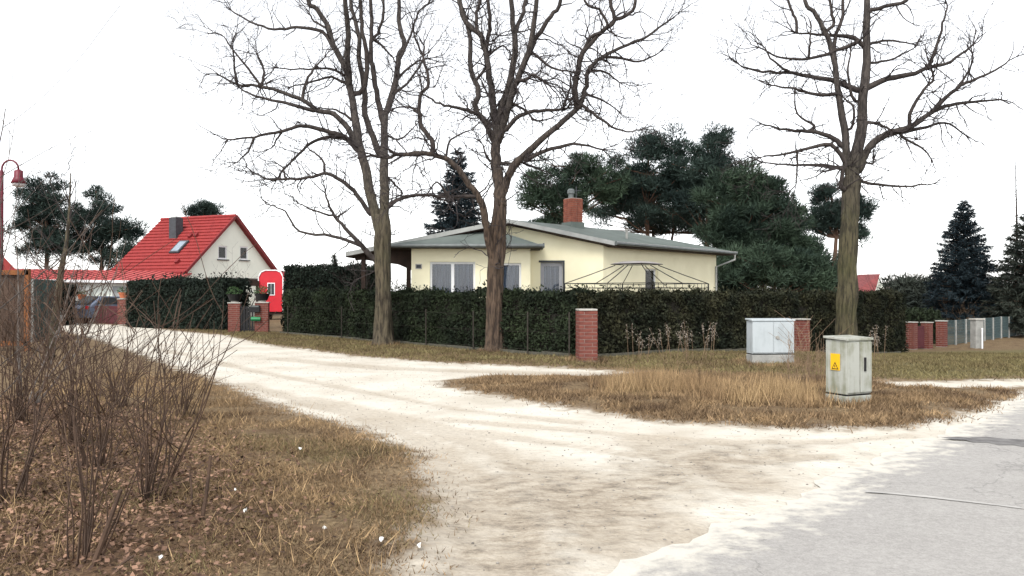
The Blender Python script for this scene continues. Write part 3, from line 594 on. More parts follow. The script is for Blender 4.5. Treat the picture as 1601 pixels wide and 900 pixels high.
def tiled(eA, eB, rA, rB, name):                          # overlapping tile courses, each a slightly lifted pan-tile strip
    mb = MB(); nrm = (eB-eA).cross(rA-eA).normalized(); nrm = nrm if nrm.z > 0 else -nrm
    for i in range(NC):
        t0, t1 = i/NC, (i+1.12)/NC; t1 = min(1.0, t1); n = 44
        for k in range(n):
            a0, a1 = k/n, (k+1)/n; am = (a0+a1)/2
            l0 = lambda a: eA.lerp(eB, a).lerp(rA.lerp(rB, a), t0)+nrm*.085; l1 = lambda a: eA.lerp(eB, a).lerp(rA.lerp(rB, a), t1)+nrm*.015
            mb.poly([l0(a0), l0(am)+nrm*.03, l1(am)+nrm*.03, l1(a0)]); mb.poly([l0(am)+nrm*.03, l0(a1), l1(a1), l1(am)+nrm*.03])
            mb.poly([l0(a0)-nrm*.08, l0(a1)-nrm*.08, l0(a1), l0(am)+nrm*.03, l0(a0)])
    return mb
ro = -D1*.0
rR = part('roof', MB().prism([e0, e0+D1*LW, ap+D1*LW, ap], (0, 0, -.09)).prism([e0+D2*GWd, ap, ap+D1*LW, e0+D2*GWd+D1*LW], (0, 0, -.09)), m_tiled, T)
part('roof_tiles', tiled(e0, e0+D1*LW, ap, ap+D1*LW, 't'), m_tile, rR, stuff=True)
part('verge_trim', MB().bar(ap-D1*.04+Up*.05, e0+D2*GWd-D1*.04+Up*.05, .1, .2).bar(ap-D1*.04+Up*.05, e0-D1*.04+Up*.05, .1, .16), m_tiled, rR); part('ridge_tiles', MB().tube([ap+Up*.08, ap+D1*LW+Up*.08], [.11, .11], 8), m_tile, rR)
part('gutter', MB().tube([e0-D2*.08, e0+D1*LW-D2*.08], [.07, .07], 6), m_tiled, rR)
def onroof(px, py):                                       # point of the front roof slope behind a photo pixel
    nrm = D1.cross(ap-e0).normalized(); r = P(px, py, 1)-Vector((0, 0, EYE)); o_ = Vector((0, 0, EYE)); tt = (e0-o_).dot(nrm)/r.dot(nrm); return o_+r*tt
nrm = D1.cross(ap-e0).normalized(); nrm = nrm if nrm.z > 0 else -nrm; up_s = (ap-e0-D2.normalized()*0); slope = (ap-e0).normalized()
c_ = onroof(275, 369); part('chimney', MB().box(c_+Up*.45, (.6, .6, 1.5), ax=(D1, D2, Up)), m_cable, rR); part('chimney_cap', MB().box(c_+Up*1.24, (.45, .45, .08), ax=(D1, D2, Up)), m_fascia, rR)
c_ = onroof(281.5, 388); sk = part('skylight', MB().box(c_+nrm*.13, (.78, 1.2, .1), ax=(D1, slope, nrm)), m_cable, rR); part('skylight_glass', MB().box(c_+nrm*.185, (.56, .95, .02), ax=(D1, slope, nrm)), M('sky reflecting glass', (.25, .3, .36), None, 3, .1, 0, spec=.8), sk)
for px_, py_ in ((299, 371), (308, 370), (279, 411)): c_ = onroof(px_, py_); part('vent_tile', MB().box(c_+nrm*.14, (.22, .3, .16), ax=(D1, slope, nrm)), m_tiled, rR)
# pergola / carport in front of the gable
pg = thing('carport', 'dark timber carport in front of the white gable', 'carport', (-15.5, 46, 0))
a_ = P(318, 441, 45); b_ = P(404, 443, 47); part('beam', MB().bar(a_, b_, .25, .3), m_darkwood, pg); part('roof_deck', MB().prism([a_+Up*.15, b_+Up*.15, b_+Vector((.5, 2, .22)), a_+Vector((.5, 2, .22))], (0, 0, .08)), m_darkwood, pg)
for k in (.02, .35, .68, .98): q = a_.lerp(b_, k); part('post', MB().box((q.x, q.y, q.z/2-.1), (.14, .14, q.z)), m_darkwood, pg)
# garage with low red roof
gr = thing('garage', 'long low garage with flat red roof left of the red-roofed house', 'garage', (-26, 45, 0))
ga, gb = P(-60, 434, 42), P(264, 438, 44.5); bk = Vector((-.5, 5, .62))
rg = part('roof', MB().prism([ga, gb, gb+bk, ga+bk], (0, 0, -.1)), M('red sheet roof', (.48, .09, .08), (.38, .06, .06), 2, .6, .1), gr); part('fascia', MB().bar(ga-Up*.1+Vector((0, -.03, 0)), gb-Up*.1+Vector((0, -.03, 0)), .04, .14), m_white, rg)
for k in range(26): q = ga.lerp(gb, (k+.5)/26); part('roof_seam', MB().bar(q+Up*.015, q+bk+Up*.015, .04, .03), m_tiled, rg)
wa, wb = Vector((ga.x, ga.y+.4, 0)), Vector((gb.x-.4, gb.y+.4, 0)); part('wall', MB().poly([z_(wa, -.2), z_(wb, -.2), z_(wb, gb.z-.1), z_(wa, ga.z-.1)]).poly([z_(wb, -.2), z_(wb+Vector((-.4, 4.2, 0)), -.2), z_(wb+Vector((-.4, 4.2, 0)), 2.6), z_(wb, gb.z-.1)]), m_plaster_w, gr)
for k in (.25, .5, .75): q = wa.lerp(wb, k); part('garage_door', MB().box((q.x, q.y-.03, 1.0), (2.3, .06, 2.0), .02), m_fascia, gr)
# another red gable at the left edge
ed_ = thing('red_shed', 'red gabled shed at the left edge behind the wooden frame', 'shed', (-24, 38, 0))
sp = P(-2, 393, 38); bv = Vector((sp.x/sp.y*4, 4, 0));  part('roof', MB().prism([sp+Vector((0, 0, 0)), sp+Vector((1.0, 0, -1.05)), sp+Vector((1.0, 0, -1.05))+bv, sp+bv], (0, 0, -.08)).prism([sp, sp+bv, sp+Vector((-3, 0, -1.6))+bv, sp+Vector((-3, 0, -1.6))], (0, 0, -.08)), m_tile, ed_)
part('wall', MB().prism([sp+Vector((-2.8, .1, -1.55)), z_(sp+Vector((-2.8, .1, 0)), -.1), z_(sp+Vector((.85, .1, 0)), -.1), sp+Vector((.85, .1, -1.0)), sp+Vector((0, .1, -.1))], bv*.95), m_tile, ed_)
# red trailer wagon
wd_ = 47.0; wc = P(423.5, 487, wd_); T = thing('red_wagon', 'bright red site trailer with rounded roof and white edges beside the tall hedge', 'trailer', (wc.x, wd_, 0))
hw = .70; prof = [(-hw, .52), (hw, .52), (hw, 2.55), (hw*.8, 2.82), (hw*.45, 2.93), (-hw*.45, 2.93), (-hw*.8, 2.82), (-hw, 2.55)]
part('body', MB().prism([(wc.x+a, wd_, z) for a, z in prof], (.9, 4.2, 0)), m_redwagon, T); tr_ = [(wc.x+a*1.03, wd_-.02, z+.03) for a, z in prof[2:]]+[(wc.x-hw*1.03, wd_-.02, .5)]
mb = MB()
for a_, b_ in zip(tr_[:-1], tr_[1:]): mb.bar(a_, b_, .05, .06)
mb.bar((wc.x+hw*1.03, wd_-.02, .5), (wc.x+hw*1.03, wd_-.02, 2.56), .05, .09); part('white_trim', mb, m_white, T)
wn = part('window', MB().box((wc.x+.02, wd_-.015, 1.85), (.44, .03, .74)), m_white, T); part('pane', MB().box((wc.x-.075, wd_-.034, 1.85), (.17, .01, .64)).box((wc.x+.115, wd_-.034, 1.85), (.17, .01, .64)), m_interior, wn)
for sx_ in (-.55, .6): W_ = part('wheel', MB().tube([(wc.x+sx_-.08+.2, wd_+.9, .38), (wc.x+sx_+.08+.2, wd_+.9, .38)], [.38, .38], 16), m_tyre, T)
part('axle_frame', MB().box((wc.x+.2, wd_+1.0, .42), (1.1, 1.8, .14)), m_darkwood, T)
# car behind the driveway gate
kc = P(176, 480, 44); kc.z = 0; T = thing('parked_car', 'pale blue hatchback parked behind the driveway gate', 'car', kc)
def cx_(a, z, y): return kc+Vector((a, y, z))
pr = [(-2.0, .3), (2.0, .3), (2.02, .75), (1.75, .92), (1.0, .98), (.45, 1.42), (-1.2, 1.46), (-1.85, 1.0), (-2.02, .8)]
R_ = Matrix.Rotation(1.1, 3, 'Z')
def carprism(prof, y0, y1): return MB().prism([kc+R_@Vector((a, y0, z)) for a, z in prof], R_@Vector((0, y1-y0, 0)))
part('body', carprism(pr, -.82, .82), m_carpaint, T, bevel=.06); gp = [(.9, 1.0), (.42, 1.37), (-1.1, 1.4), (-1.6, 1.02)]
for y0 in (-.83, .815): part('side_window', carprism(gp, y0, y0+.015), m_interior, T)
for xx in (-1.25, 1.3):
    for yy in (-.8, .62): w_ = part('wheel', MB().tube([kc+R_@Vector((xx, yy, .31)), kc+R_@Vector((xx, yy+.18, .31))], [.31, .31], 16), m_tyre, T); part('rim', MB().tube([kc+R_@Vector((xx, yy-.005, .31)), kc+R_@Vector((xx, yy+.185, .31))], [.19, .19], 12), m_fascia, w_)
part('rear_window', MB().prism([kc+R_@Vector((-1.3, -.65, 1.43)), kc+R_@Vector((-1.3, .65, 1.43)), kc+R_@Vector((-1.87, .7, 1.03)), kc+R_@Vector((-1.87, -.7, 1.03))], R_@Vector((-.03, 0, .02))), m_interior, T)
for yy in (-.68, .68): part('tail_light', MB().box(kc+R_@Vector((-2.0, yy, .86)), (.06, .2, .18), 1.1), m_redwagon, T)
# far house on the right
fd = 75; T = thing('far_house', 'small distant house with dull red roof and white gable, right of the mossy tree', 'house', P(1365, 457, fd)-Up*1.5)
h0, h1, h2 = P(1335, 457, fd), P(1366, 457, fd), P(1382, 453, fd+3); ap_ = P(1376, 428, fd+2); ra_ = P(1342, 429, fd+6)
part('roof', MB().prism([h0, P(1368, 456, fd), ap_, ra_], (0, .3, -.1)), M('dull red roof', (.2, .05, .05), None, 2, .8, .1), T); part('wall', MB().prism([P(1367, 458, fd+.3), P(1384, 456, fd+4), ap_+Vector((0, .3, -.1))], (-.2, .4, 0)).prism([P(1336, 457, fd+.5), P(1367, 457, fd+.5), P(1367, 510, fd+.5), P(1336, 510, fd+.5)], (0, 3, 0)).prism([P(1367, 456, fd+.4), P(1383, 455, fd+4), P(1383, 500, fd+4), P(1367, 500, fd+.4)], (-.2, .3, 0)), m_plaster_w, T)

# ------------------------------------------------------------------ lamp, wooden frame, screen, fences
ld = 24.0; lx = (2-CX)/F*ld; T = thing('street_lamp', 'dark red swan-neck street lamp at the left edge', 'street lamp', (lx, ld, 0))
tz_ = P(0, 250, ld).z; hx_ = (28.5-CX)/F*ld-lx; arc = [(lx, ld, -.1), (lx, ld, tz_-.35)]
for i in range(9): a_ = math.pi-math.pi*i/8; arc.append((lx+hx_/2+hx_/2*math.cos(a_), ld, tz_-.28+.28*math.sin(a_)))
part('pole', MB().tube(arc, [.055]*2+[.03]*9, 10), m_lampred, T, smooth=True); part('pole_base', MB().tube([(lx, ld, -.1), (lx, ld, .9), (lx, ld, .95)], [.085, .085, .055], 10), m_lampred, T)
hp = Vector((lx+hx_, ld, tz_-.28)); part('lamp_shade', MB().lathe(hp, [(.04, 0), (.12, -.04), (.125, -.22), (.15, -.27), (.21, -.42), (.2, -.42), (.05, -.3)], 20), m_lampred, T, smooth=True); part('lamp_glass', MB().lathe(hp, [(.19, -.415), (.16, -.50), (.06, -.53)], 16), m_lampglass, T, smooth=True)
fd_ = 22.0; T = thing('wooden_frame', 'orange-brown wooden frame with slatted panel behind the bare shrubs', 'wooden frame', P(20, 550, fd_))
X = lambda px: (px-CX)/F*fd_
for px_ in (-70, 43): part('post', MB().box((X(px_), fd_, 1.12), (.12, .12, 2.35)), m_orangewood, T)
for zz in (.25, 2.2): part('rail', MB().bar((X(-74), fd_-.01, zz), (X(47), fd_-.01, zz), .1, .13), m_orangewood, T)
m_slat = M('weathered brown slats', (.085, .055, .04), (.04, .027, .02), 6, .9, .2, sc=(3, 3, .5))
for i in range(12): x_ = X(-62)+i*.155; part('slat', MB().box((x_, fd_+.03, 1.2), (.142, .02, 1.9)), m_slat, T)
T = thing('green_screen', 'dark green privacy net fence panel beside the wooden frame', 'fence panel', P(68, 520, 27)); a_, b_ = P(49, 524, 26), P(92, 515, 29); a_.z = gz(a_.x, a_.y); b_.z = gz(b_.x, b_.y)
mb = MB()
for i in range(10):
    q0_, q1_ = a_.lerp(b_, i/10), a_.lerp(b_, (i+1)/10); k0, k1 = .03*math.sin(i*1.7), .03*math.sin((i+1)*1.7); mb.poly([q0_+Vector((k0, 0, 0)), q1_+Vector((k1, 0, 0)), q1_+Vector((k1, 0, 2.05)), q0_+Vector((k0, 0, 2.08))])
part('net', mb, m_tarp, T)
for q in (a_, b_): part('post', MB().box((q.x, q.y+.05, 1.0), (.07, .07, 2.2)), m_conc, T)
# wire fence before the left hedge
hd = (HL-HA).normalized(); hn = Vector((hd.y, -hd.x)); hn = hn if hn.y < 0 else -hn
T = thing('wire_fence', 'thin rusty post and wire fence along the foot of the left hedge', 'fence', (HA.x, HA.y, 0)); prev = None
for px_ in (450, 534, 600, 666, 740, 825, 890):
    k = (px_-CX)/F; o_ = HA+hn*.28; s_ = (k*o_.y-o_.x)/(hd.x-k*hd.y); q = o_+hd*s_; z0 = gz(q.x, q.y); part('post', MB().tube([(q.x, q.y, z0-.1), (q.x, q.y, z0+1.12)], [.02, .02], 6), m_postmetal, T)
    if prev:
        for hh in (.15, .6, 1.05): part('wire', MB().tube([(prev.x, prev.y, z0+hh), ((prev.x+q.x)/2, (prev.y+q.y)/2, z0+hh-.02), (q.x, q.y, z0+hh)], [.0022]*3, 3), m_postmetal, T)
    prev = q
T = thing('kerb_edging', 'low grey concrete edging along the foot of the hedges', 'edging', (HA.x, HA.y, 0))
for a_, b_ in ((HA, HL), (HA, HR)):
    L_ = (b_-a_).length; n = int(L_/1.0); d_ = (b_-a_).normalized(); nn_ = Vector((d_.y, -d_.x)); nn_ = nn_ if nn_.y < 0 else -nn_
    for i in range(n): q = a_+d_*(i+.5)+nn_*.18; part('kerb_stone', MB().box((q.x, q.y, gz(q.x, q.y)-.02), (.985, .06, .2), math.atan2(d_.y, d_.x)), m_kerb, T)
# mesh fence on the right with concrete posts
T = thing('mesh_fence', 'green wire mesh fence with grey concrete posts on the right', 'fence', (19.5, 37, -.75)); fa, fb_ = Vector((RPS[2].x+.3, 34.9)), Vector((31.5, 47.5))
m_mesh = bpy.data.materials.new('green wire mesh'); m_mesh.use_nodes = True; t = m_mesh.node_tree; b = t.nodes['Principled BSDF']; b.inputs['Base Color'].default_value = (.045, .075, .08, 1); b.inputs['Roughness'].default_value = .7
n = 13
for i in range(n):
    q = fa.lerp(fb_, i/(n-1)); z0 = gz(q.x, q.y); part('post', MB().box((q.x, q.y, z0+.5), (.085, .085, 1.24), .6), m_conc, T, bevel=.01)
    if i < n-1:
        r = fa.lerp(fb_, (i+1)/(n-1)); mb = MB(); zr = gz(r.x, r.y); A_ = Vector((q.x, q.y, z0)); B_ = Vector((r.x, r.y, zr)); k = 16
        for j in range(k+1): s = A_.lerp(B_, j/k); mb.bar(s+Up*.05, s+Up*1.12, .013, .013)
        for j in range(9): mb.bar(A_+Up*(.06+j*.13), B_+Up*(.06+j*.13), .013, .013)
        part('mesh_panel', mb, m_mesh, T)
q = P(1527, 545, 34.0); T = thing('concrete_post', 'broad weathered concrete post in front of the mesh fence', 'post', (q.x, q.y, gz(q.x, q.y))); z0 = gz(q.x, q.y)
part('block', MB().box((q.x, q.y, z0+.55), (.42, .3, 1.3), .3), m_conc, T, bevel=.02); part('cap', MB().box((q.x, q.y, z0+1.23), (.5, .36, .06), .3), m_cap, T)
T = tag(part('marker_pipe', MB().tube([(q.x+.05, q.y-.3, z0-.1), (q.x+.05, q.y-.3, z0+.82)], [.03, .03], 8).lathe((q.x+.05, q.y-.3, z0+.8), [(.04, 0), (.04, .05), (.02, .06)], 8), m_white), 'thin white marker pipe in front of the broad concrete post', 'pipe')

# ------------------------------------------------------------------ hedges
def hedge(a, b, wd, zt, label, mat, dens=900, leaf=.055, name='hedge', lump=.17, rag=.06, zt2=None, group='clipped evergreen hedges'):
    a, b = Vector(a), Vector(b); L_ = (b-a).length; d = (b-a)/L_; nrm = Vector((d.y, -d.x)); nrm = nrm if nrm.dot(-(a+b)/2) > 0 else -nrm; c = (a+b)/2; back = -nrm
    T = thing(name, label, 'hedge', (c.x, c.y, gz(c.x, c.y)), group); zt2 = zt if zt2 is None else zt2
    mb = MB(); n = max(2, int(L_/1.0)); ins = .13
    pts = []
    for i in range(n):
        s0, s1 = ins+(L_-2*ins)*i/n, ins+(L_-2*ins)*(i+1)/n; q0, q1 = a+d*s0, a+d*s1; z0, z1 = gz(q0.x, q0.y)-.1, gz(q1.x, q1.y)-.1; t0, t1 = zt+(zt2-zt)*s0/L_-ins, zt+(zt2-zt)*s1/L_-ins
        p_ = lambda q, k, z: (q.x+back.x*k, q.y+back.y*k, z)
        mb.poly([p_(q0, ins, z0), p_(q1, ins, z1), p_(q1, ins, t1), p_(q0, ins, t0)]); mb.poly([p_(q0, ins, t0), p_(q1, ins, t1), p_(q1, wd-ins, t1), p_(q0, wd-ins, t0)]); mb.poly([p_(q0, wd-ins, z0), p_(q1, wd-ins, z1), p_(q1, wd-ins, t1), p_(q0, wd-ins, t0)])
        if i in (0, n-1): q, z, t_ = (q0, z0, t0) if i == 0 else (q1, z1, t1); mb.poly([p_(q, ins, z), p_(q, wd-ins, z), p_(q, wd-ins, t_), p_(q, ins, t_)])
    part('inner_twigs', mb, m_core, T); H = zt-gz(c.x, c.y)
    C = []; N = []
    def add(cnt, fn, nv):
        for _ in range(int(cnt)):
            s, k, z = fn(); q = a+d*s+back*k; C.append((q.x, q.y, z)); N.append(nv)
    R = random.random; top = lambda s: zt+(zt2-zt)*s/L_
    def zz(s): q = a+d*s; g0 = gz(q.x, q.y)+.02; return g0+(top(s)-g0)*R()
    def fr():
        s = R()*L_; return s, 0, zz(s)
    def tp_():
        s = R()*L_; return s, R()*wd, top(s)
    def bk():
        s = R()*L_; return s, wd, zz(s)
    def e_(s): return lambda: (s, R()*wd, zz(s))
    add(dens*L_*H, fr, (nrm.x, nrm.y, 0)); add(dens*L_*wd, tp_, (0, 0, 1)); add(dens*.3*L_*H, bk, (back.x, back.y, 0)); add(dens*wd*H, e_(0), (-d.x, -d.y, 0)); add(dens*wd*H, e_(L_), (d.x, d.y, 0))
    C = np.array(C); N = np.array(N)
    off = np.array([noise.noise(Vector(q)*1.1)*lump+noise.noise(Vector(q)*3.3)*lump*.6 for q in C])
    C = C + N*(off - RNG.random(len(C))**2*.16 + rag*.3)[:, None] + RNG.normal(0, .02, C.shape)
    tp2 = (N[:, 2] > .5) & (RNG.random(len(C)) < .1); C[tp2, 2] += RNG.random(tp2.sum())**2*rag*3.5
    sz = leaf*(.5+RNG.random((len(C), 1))); ax_ = unit(RNG.normal(0, 1, C.shape)+np.array([0, 0, .5])); bx_ = unit(np.cross(ax_, N+RNG.normal(0, .6, C.shape)))
    V, Fq = quads(C, ax_*sz, bx_*sz*.62); part('foliage', npmesh('foliage', V, Fq, mat), None, T)
    return T
hedge(HA+Vector((-.1, .0)), HL, 1.0, 1.62, 'long clipped dark hedge left of the corner pillar, running behind the two big trees', m_hedge, 1100, .045, zt2=1.62)
hedge(HA+Vector((.1, .1)), HR, 1.1, 1.60, 'clipped hedge right of the corner pillar, behind the pale cabinet', m_hedgebrown, 1100, .048, zt2=1.60, rag=.06)
a_ = P(444, 500, 33.3); b_ = P(600, 500, 33.9); hedge((a_.x, a_.y), (b_.x, b_.y), 1.3, 2.72, 'taller dark hedge beside the red wagon, left of the bungalow porch', m_thuja, 700, .06)
a_ = P(198, 500, 38.0); b_ = P(352, 500, 34.0); hedge((a_.x, a_.y), (b_.x, b_.y), 1.3, 2.16, 'dark thuja hedge between the driveway and the black garden gate', m_thuja, 600, .07, lump=.14, rag=.1)
a_ = P(86, 500, 39); b_ = P(118, 500, 41.5); hedge((a_.x, a_.y), (b_.x, b_.y), 1.2, 1.95, 'short dark hedge left of the driveway gate', m_thuja, 500, .08, lump=.2)
a_ = P(1420, 500, 35.5); b_ = P(1470, 500, 37.0); hedge((a_.x, a_.y), (b_.x, b_.y), 1.2, .78, 'low green hedge behind the maroon garden gate', m_hedge, 500, .07, lump=.2)

# ------------------------------------------------------------------ bare trees
TWMIN = .0058; KID = .5
def grow(mb, p, d, L_, r, lev, maxlev, seg=.16, crook=.34, trop=.05, n=4, kids=None):
    pts, rad = [p.copy()], [r]; steps = max(3, int(L_/seg)); d = d.normalized()
    for i in range(steps):
        d = (d + Vector((random.gauss(0, crook), random.gauss(0, crook), random.gauss(0, crook)+trop))*(.75)).normalized()
        p = p + d*(L_/steps); pts.append(p.copy()); rad.append(max(TWMIN, r*(1-.8*(i+1)/steps)))
        if lev < maxlev and i >= 1 and random.random() < (.62 if lev == 0 else KID):
            sd_ = d.cross(Vector((random.gauss(0, 1), random.gauss(0, 1), random.gauss(0, 1)))).normalized(); nd = (d*.75+sd_*random.uniform(.5, 1.1)).normalized()
            grow(mb, p.copy(), nd, L_*random.uniform(.3, .6), max(.004, rad[-1]*.7), lev+1, maxlev, seg, crook, trop, 3)
    mb.tube(pts, rad, n if r > .012 else 3)
def bare_tree(label, D, trunk, limbs, bark, name='bare_tree', sub=2.4, extend=True, spread=.45, seed=1):
    random.seed(seed); m_px = D/F
    def smooth(pl):                                        # Catmull-Rom
        out = []
        for i in range(len(pl)-1):
            p0, p1, p2, p3 = pl[max(i-1, 0)], pl[i], pl[i+1], pl[min(i+2, len(pl)-1)]
            for k in range(4):
                t = k/4; out.append(tuple(.5*(2*b_+(-a_+c_)*t+(2*a_-5*b_+4*c_-d_)*t*t+(-a_+3*b_-3*c_+d_)*t**3) for a_, b_, c_, d_ in zip(p0, p1, p2, p3)))
        out.append(pl[-1]); return out
    base = trunk[0]; bp = P(base[0], base[1], D); z0 = gz(bp.x, bp.y)
    T = thing(name, label, 'tree', (bp.x, bp.y, z0), 'bare street trees')
    known = []                                             # (px, py, depth)
    tp = smooth([(x, y, r) for x, y, r in trunk]); pts, rad = [], []
    fine = []
    for a_, b_ in zip(tp[:-1], tp[1:]):
        for k in range(3): fine.append(tuple(a_[i]+(b_[i]-a_[i])*k/3 for i in range(3)))
    fine.append(tp[-1])
    for x, y, r in fine: q = P(x, y, D); pts.append(q); rad.append(r*m_px); known.append((x, y, D))
    h0 = pts[0].z                                          # root flare and buried foot
    rad = [r*(1+.35*math.exp(-(q.z-h0)/.22)) for r, q in zip(rad, pts)]; pts = [Vector((pts[0].x, pts[0].y, min(z0, h0)-.15))]+pts; rad = [rad[0]*1.05]+rad
    part('trunk', MB().tube(pts, rad, 48, rough=.26, seed=seed*7.0), bark, T, smooth=True)
    tw = MB()
    for li, (r0, r1, pl) in enumerate(limbs):
        pl = list(pl)
        if extend and pl[-1][1] <= 2:                      # goes on above the frame
            ex, ey = pl[-1]; sx_ = ex-pl[-2][0]; pl += [(ex+sx_*.3+random.uniform(-14, 14), ey-70), (ex+sx_*.4+random.uniform(-30, 30), ey-150)]; r1 *= .45
        near = min(known, key=lambda q: (q[0]-pl[0][0])**2+(q[1]-pl[0][1])**2)
        if math.dist(near[:2], pl[0]) > 1: pl = [near[:2]]+pl          # every limb grows out of its parent
        n = len(pl); cum = [0]
        for a_, b_ in zip(pl[:-1], pl[1:]): cum.append(cum[-1]+math.dist(a_, b_))
        start = min(known, key=lambda q: (q[0]-pl[0][0])**2+(q[1]-pl[0][1])**2); dep = start[2]; dirn = random.uniform(-spread, spread)+(.12 if random.random() < .5 else -.12)
        pp = smooth([(x, y, r0+(r1-r0)*c_/cum[-1], dep+dirn*c_*m_px*(1-.3*c_/cum[-1])) for (x, y), c_ in zip(pl, cum)])
        pts = []; rad = []
        for i, (x, y, r, dd_) in enumerate(pp):
            jx = noise.noise(Vector((x*.13, y*.13, li))) if i else 0; jy = noise.noise(Vector((x*.13+7, y*.13, li))) if i else 0; q = P(x+jx*2.2, y+jy*2.2, dd_); pts.append(q); rad.append(max(.006, r*m_px*(1.02 if r0 > 5 else 1.15))); known.append((x, y, dd_))
        part('limb', MB().tube(pts, rad, 12 if r0 > 4 else 7, rough=.10 if r0 > 3 else 0, seed=li*3.1), bark if r0 > 4.8 else m_limb, T, smooth=True)
        for i in range(2, len(pts)-1):                     # side twigs
            thin = 1-rad[i]/.18
            if random.random() < .92*max(.14, thin):
                d = (pts[i+1]-pts[i-1]).normalized(); sv_ = d.cross(Vector((random.gauss(0, 1), random.gauss(0, 1), random.gauss(0, 1)))).normalized()
                grow(tw, pts[i], (d*random.uniform(.2, .9)+sv_).normalized(), random.uniform(.3, 1.0)*sub*.66, min(rad[i]*.5, .024), 0, 2)
        d = (pts[-1]-pts[-2]).normalized()
        for k in range(4): grow(tw, pts[-1], (d+Vector((random.gauss(0, .4), random.gauss(0, .4), random.gauss(0, .3)))).normalized(), random.uniform(.5, 1.1)*sub*.6, max(.008, rad[-1]*.8), 0, 2)
    part('twigs', tw, m_twig, T, stuff=True)
Z1 = lambda *q: [(330+a_/2.25, b_/2.25) for a_, b_ in q]
Z2 = lambda *q: [(630+a_/2.25, b_/2.25) for a_, b_ in q]
Z3 = lambda *q: [(1140+a_/2.25, b_/2.25) for a_, b_ in q]
d1 = 24.6
bare_tree('tall bare tree with olive forked trunk in front of the bungalow porch', d1, [(600, 541, 14), (599.5, 500, 12.5), (599, 450, 12), (598, 400, 12), (599, 360, 12), (599, 335, 9)], [
    (8.2, 2.6, Z1((604, 820), (608, 700), (608, 560), (610, 430), (625, 370), (650, 280), (660, 200), (680, 150), (662, 90), (660, 0))),
    (8.5, 3.6, Z1((600, 850), (588, 790), (562, 690), (540, 580), (515, 480), (500, 380), (485, 290), (470, 230), (430, 160), (410, 90), (370, 30), (340, 0))),
    (5.2, 3.6, Z1((485, 300), (480, 200), (480, 100), (470, 0))), (5, 2.6, Z1((592, 540), (570, 480), (540, 400), (540, 330), (520, 200), (520, 130), (500, 50), (490, 0))),
    (4.4, 2.4, Z1((606, 430), (580, 320), (570, 250), (560, 170), (565, 80), (560, 0))), (2.4, 1.6, Z1((570, 135), (600, 80), (605, 0))),
    (4, 2.4, Z1((500, 330), (540, 300), (545, 180), (530, 100), (525, 0))), (2.4, 1.2, Z1((640, 300), (680, 250), (720, 220), (760, 205))),
    (2.4, 1.0, Z1((650, 240), (700, 120), (730, 40), (770, 5))), (2.0, 1.0, Z1((580, 140), (620, 180), (650, 220))),
    (5.2, 1.3, Z1((518, 520), (480, 450), (430, 400), (380, 390), (320, 350), (240, 320), (160, 300), (90, 295), (30, 265))),
    (3, 1.1, Z1((360, 388), (260, 360), (170, 340), (100, 310))), (2, .9, Z1((170, 300), (130, 240), (80, 180), (45, 130))), (1.8, .9, Z1((90, 293), (80, 220), (75, 150))),
    (2.2, 1, Z1((175, 295), (185, 240), (160, 190))), (2.6, 1, Z1((320, 352), (330, 300), (360, 240), (400, 200))),
    (4, 1.1, Z1((517, 530), (470, 480), (400, 460), (320, 440), (250, 460), (150, 480), (60, 490))), (1.7, .8, Z1((150, 480), (130, 530), (90, 570))), (1.6, .8, Z1((250, 460), (225, 500), (205, 525))),
    (3.2, 1.1, Z1((505, 500), (440, 480), (360, 495), (310, 540), (250, 600), (230, 630))),
    (3.6, 1.2, Z1((555, 745), (500, 670), (450, 630), (400, 610), (340, 625), (260, 630), (200, 630), (160, 610))), (2, .9, Z1((400, 610), (390, 560), (340, 520))), (1.6, .8, Z1((262, 628), (250, 590), (235, 575))),
    (3, 1.1, Z1((430, 170), (390, 110), (300, 95), (220, 100), (140, 75), (70, 35))), (2, .9, Z1((465, 260), (420, 240), (340, 240), (240, 240))), (2.2, .9, Z1((495, 420), (440, 385), (390, 380))),
    (2, 1, Z1((410, 100), (360, 70), (345, 40))), (2.2, .9, Z1((470, 290), (420, 270), (360, 285), (280, 305))),
    (4.2, 1.2, Z1((592, 925), (530, 865), (470, 800), (425, 745), (400, 680))), (2.6, .9, Z1((530, 865), (430, 830), (310, 812), (262, 742), (210, 722))), (1.8, .8, Z1((440, 760), (380, 745), (310, 715))),
    (3.6, 1.8, Z1((612, 740), (650, 705), (720, 685), (788, 690))), (2, .9, Z1((615, 620), (650, 650), (670, 680), (640, 700))), (1.8, .8, Z1((612, 470), (660, 490), (720, 440))),
    (2.2, 1.2, Z1((635, 330), (690, 290), (740, 215), (750, 160)))], m_bark1, seed=11)
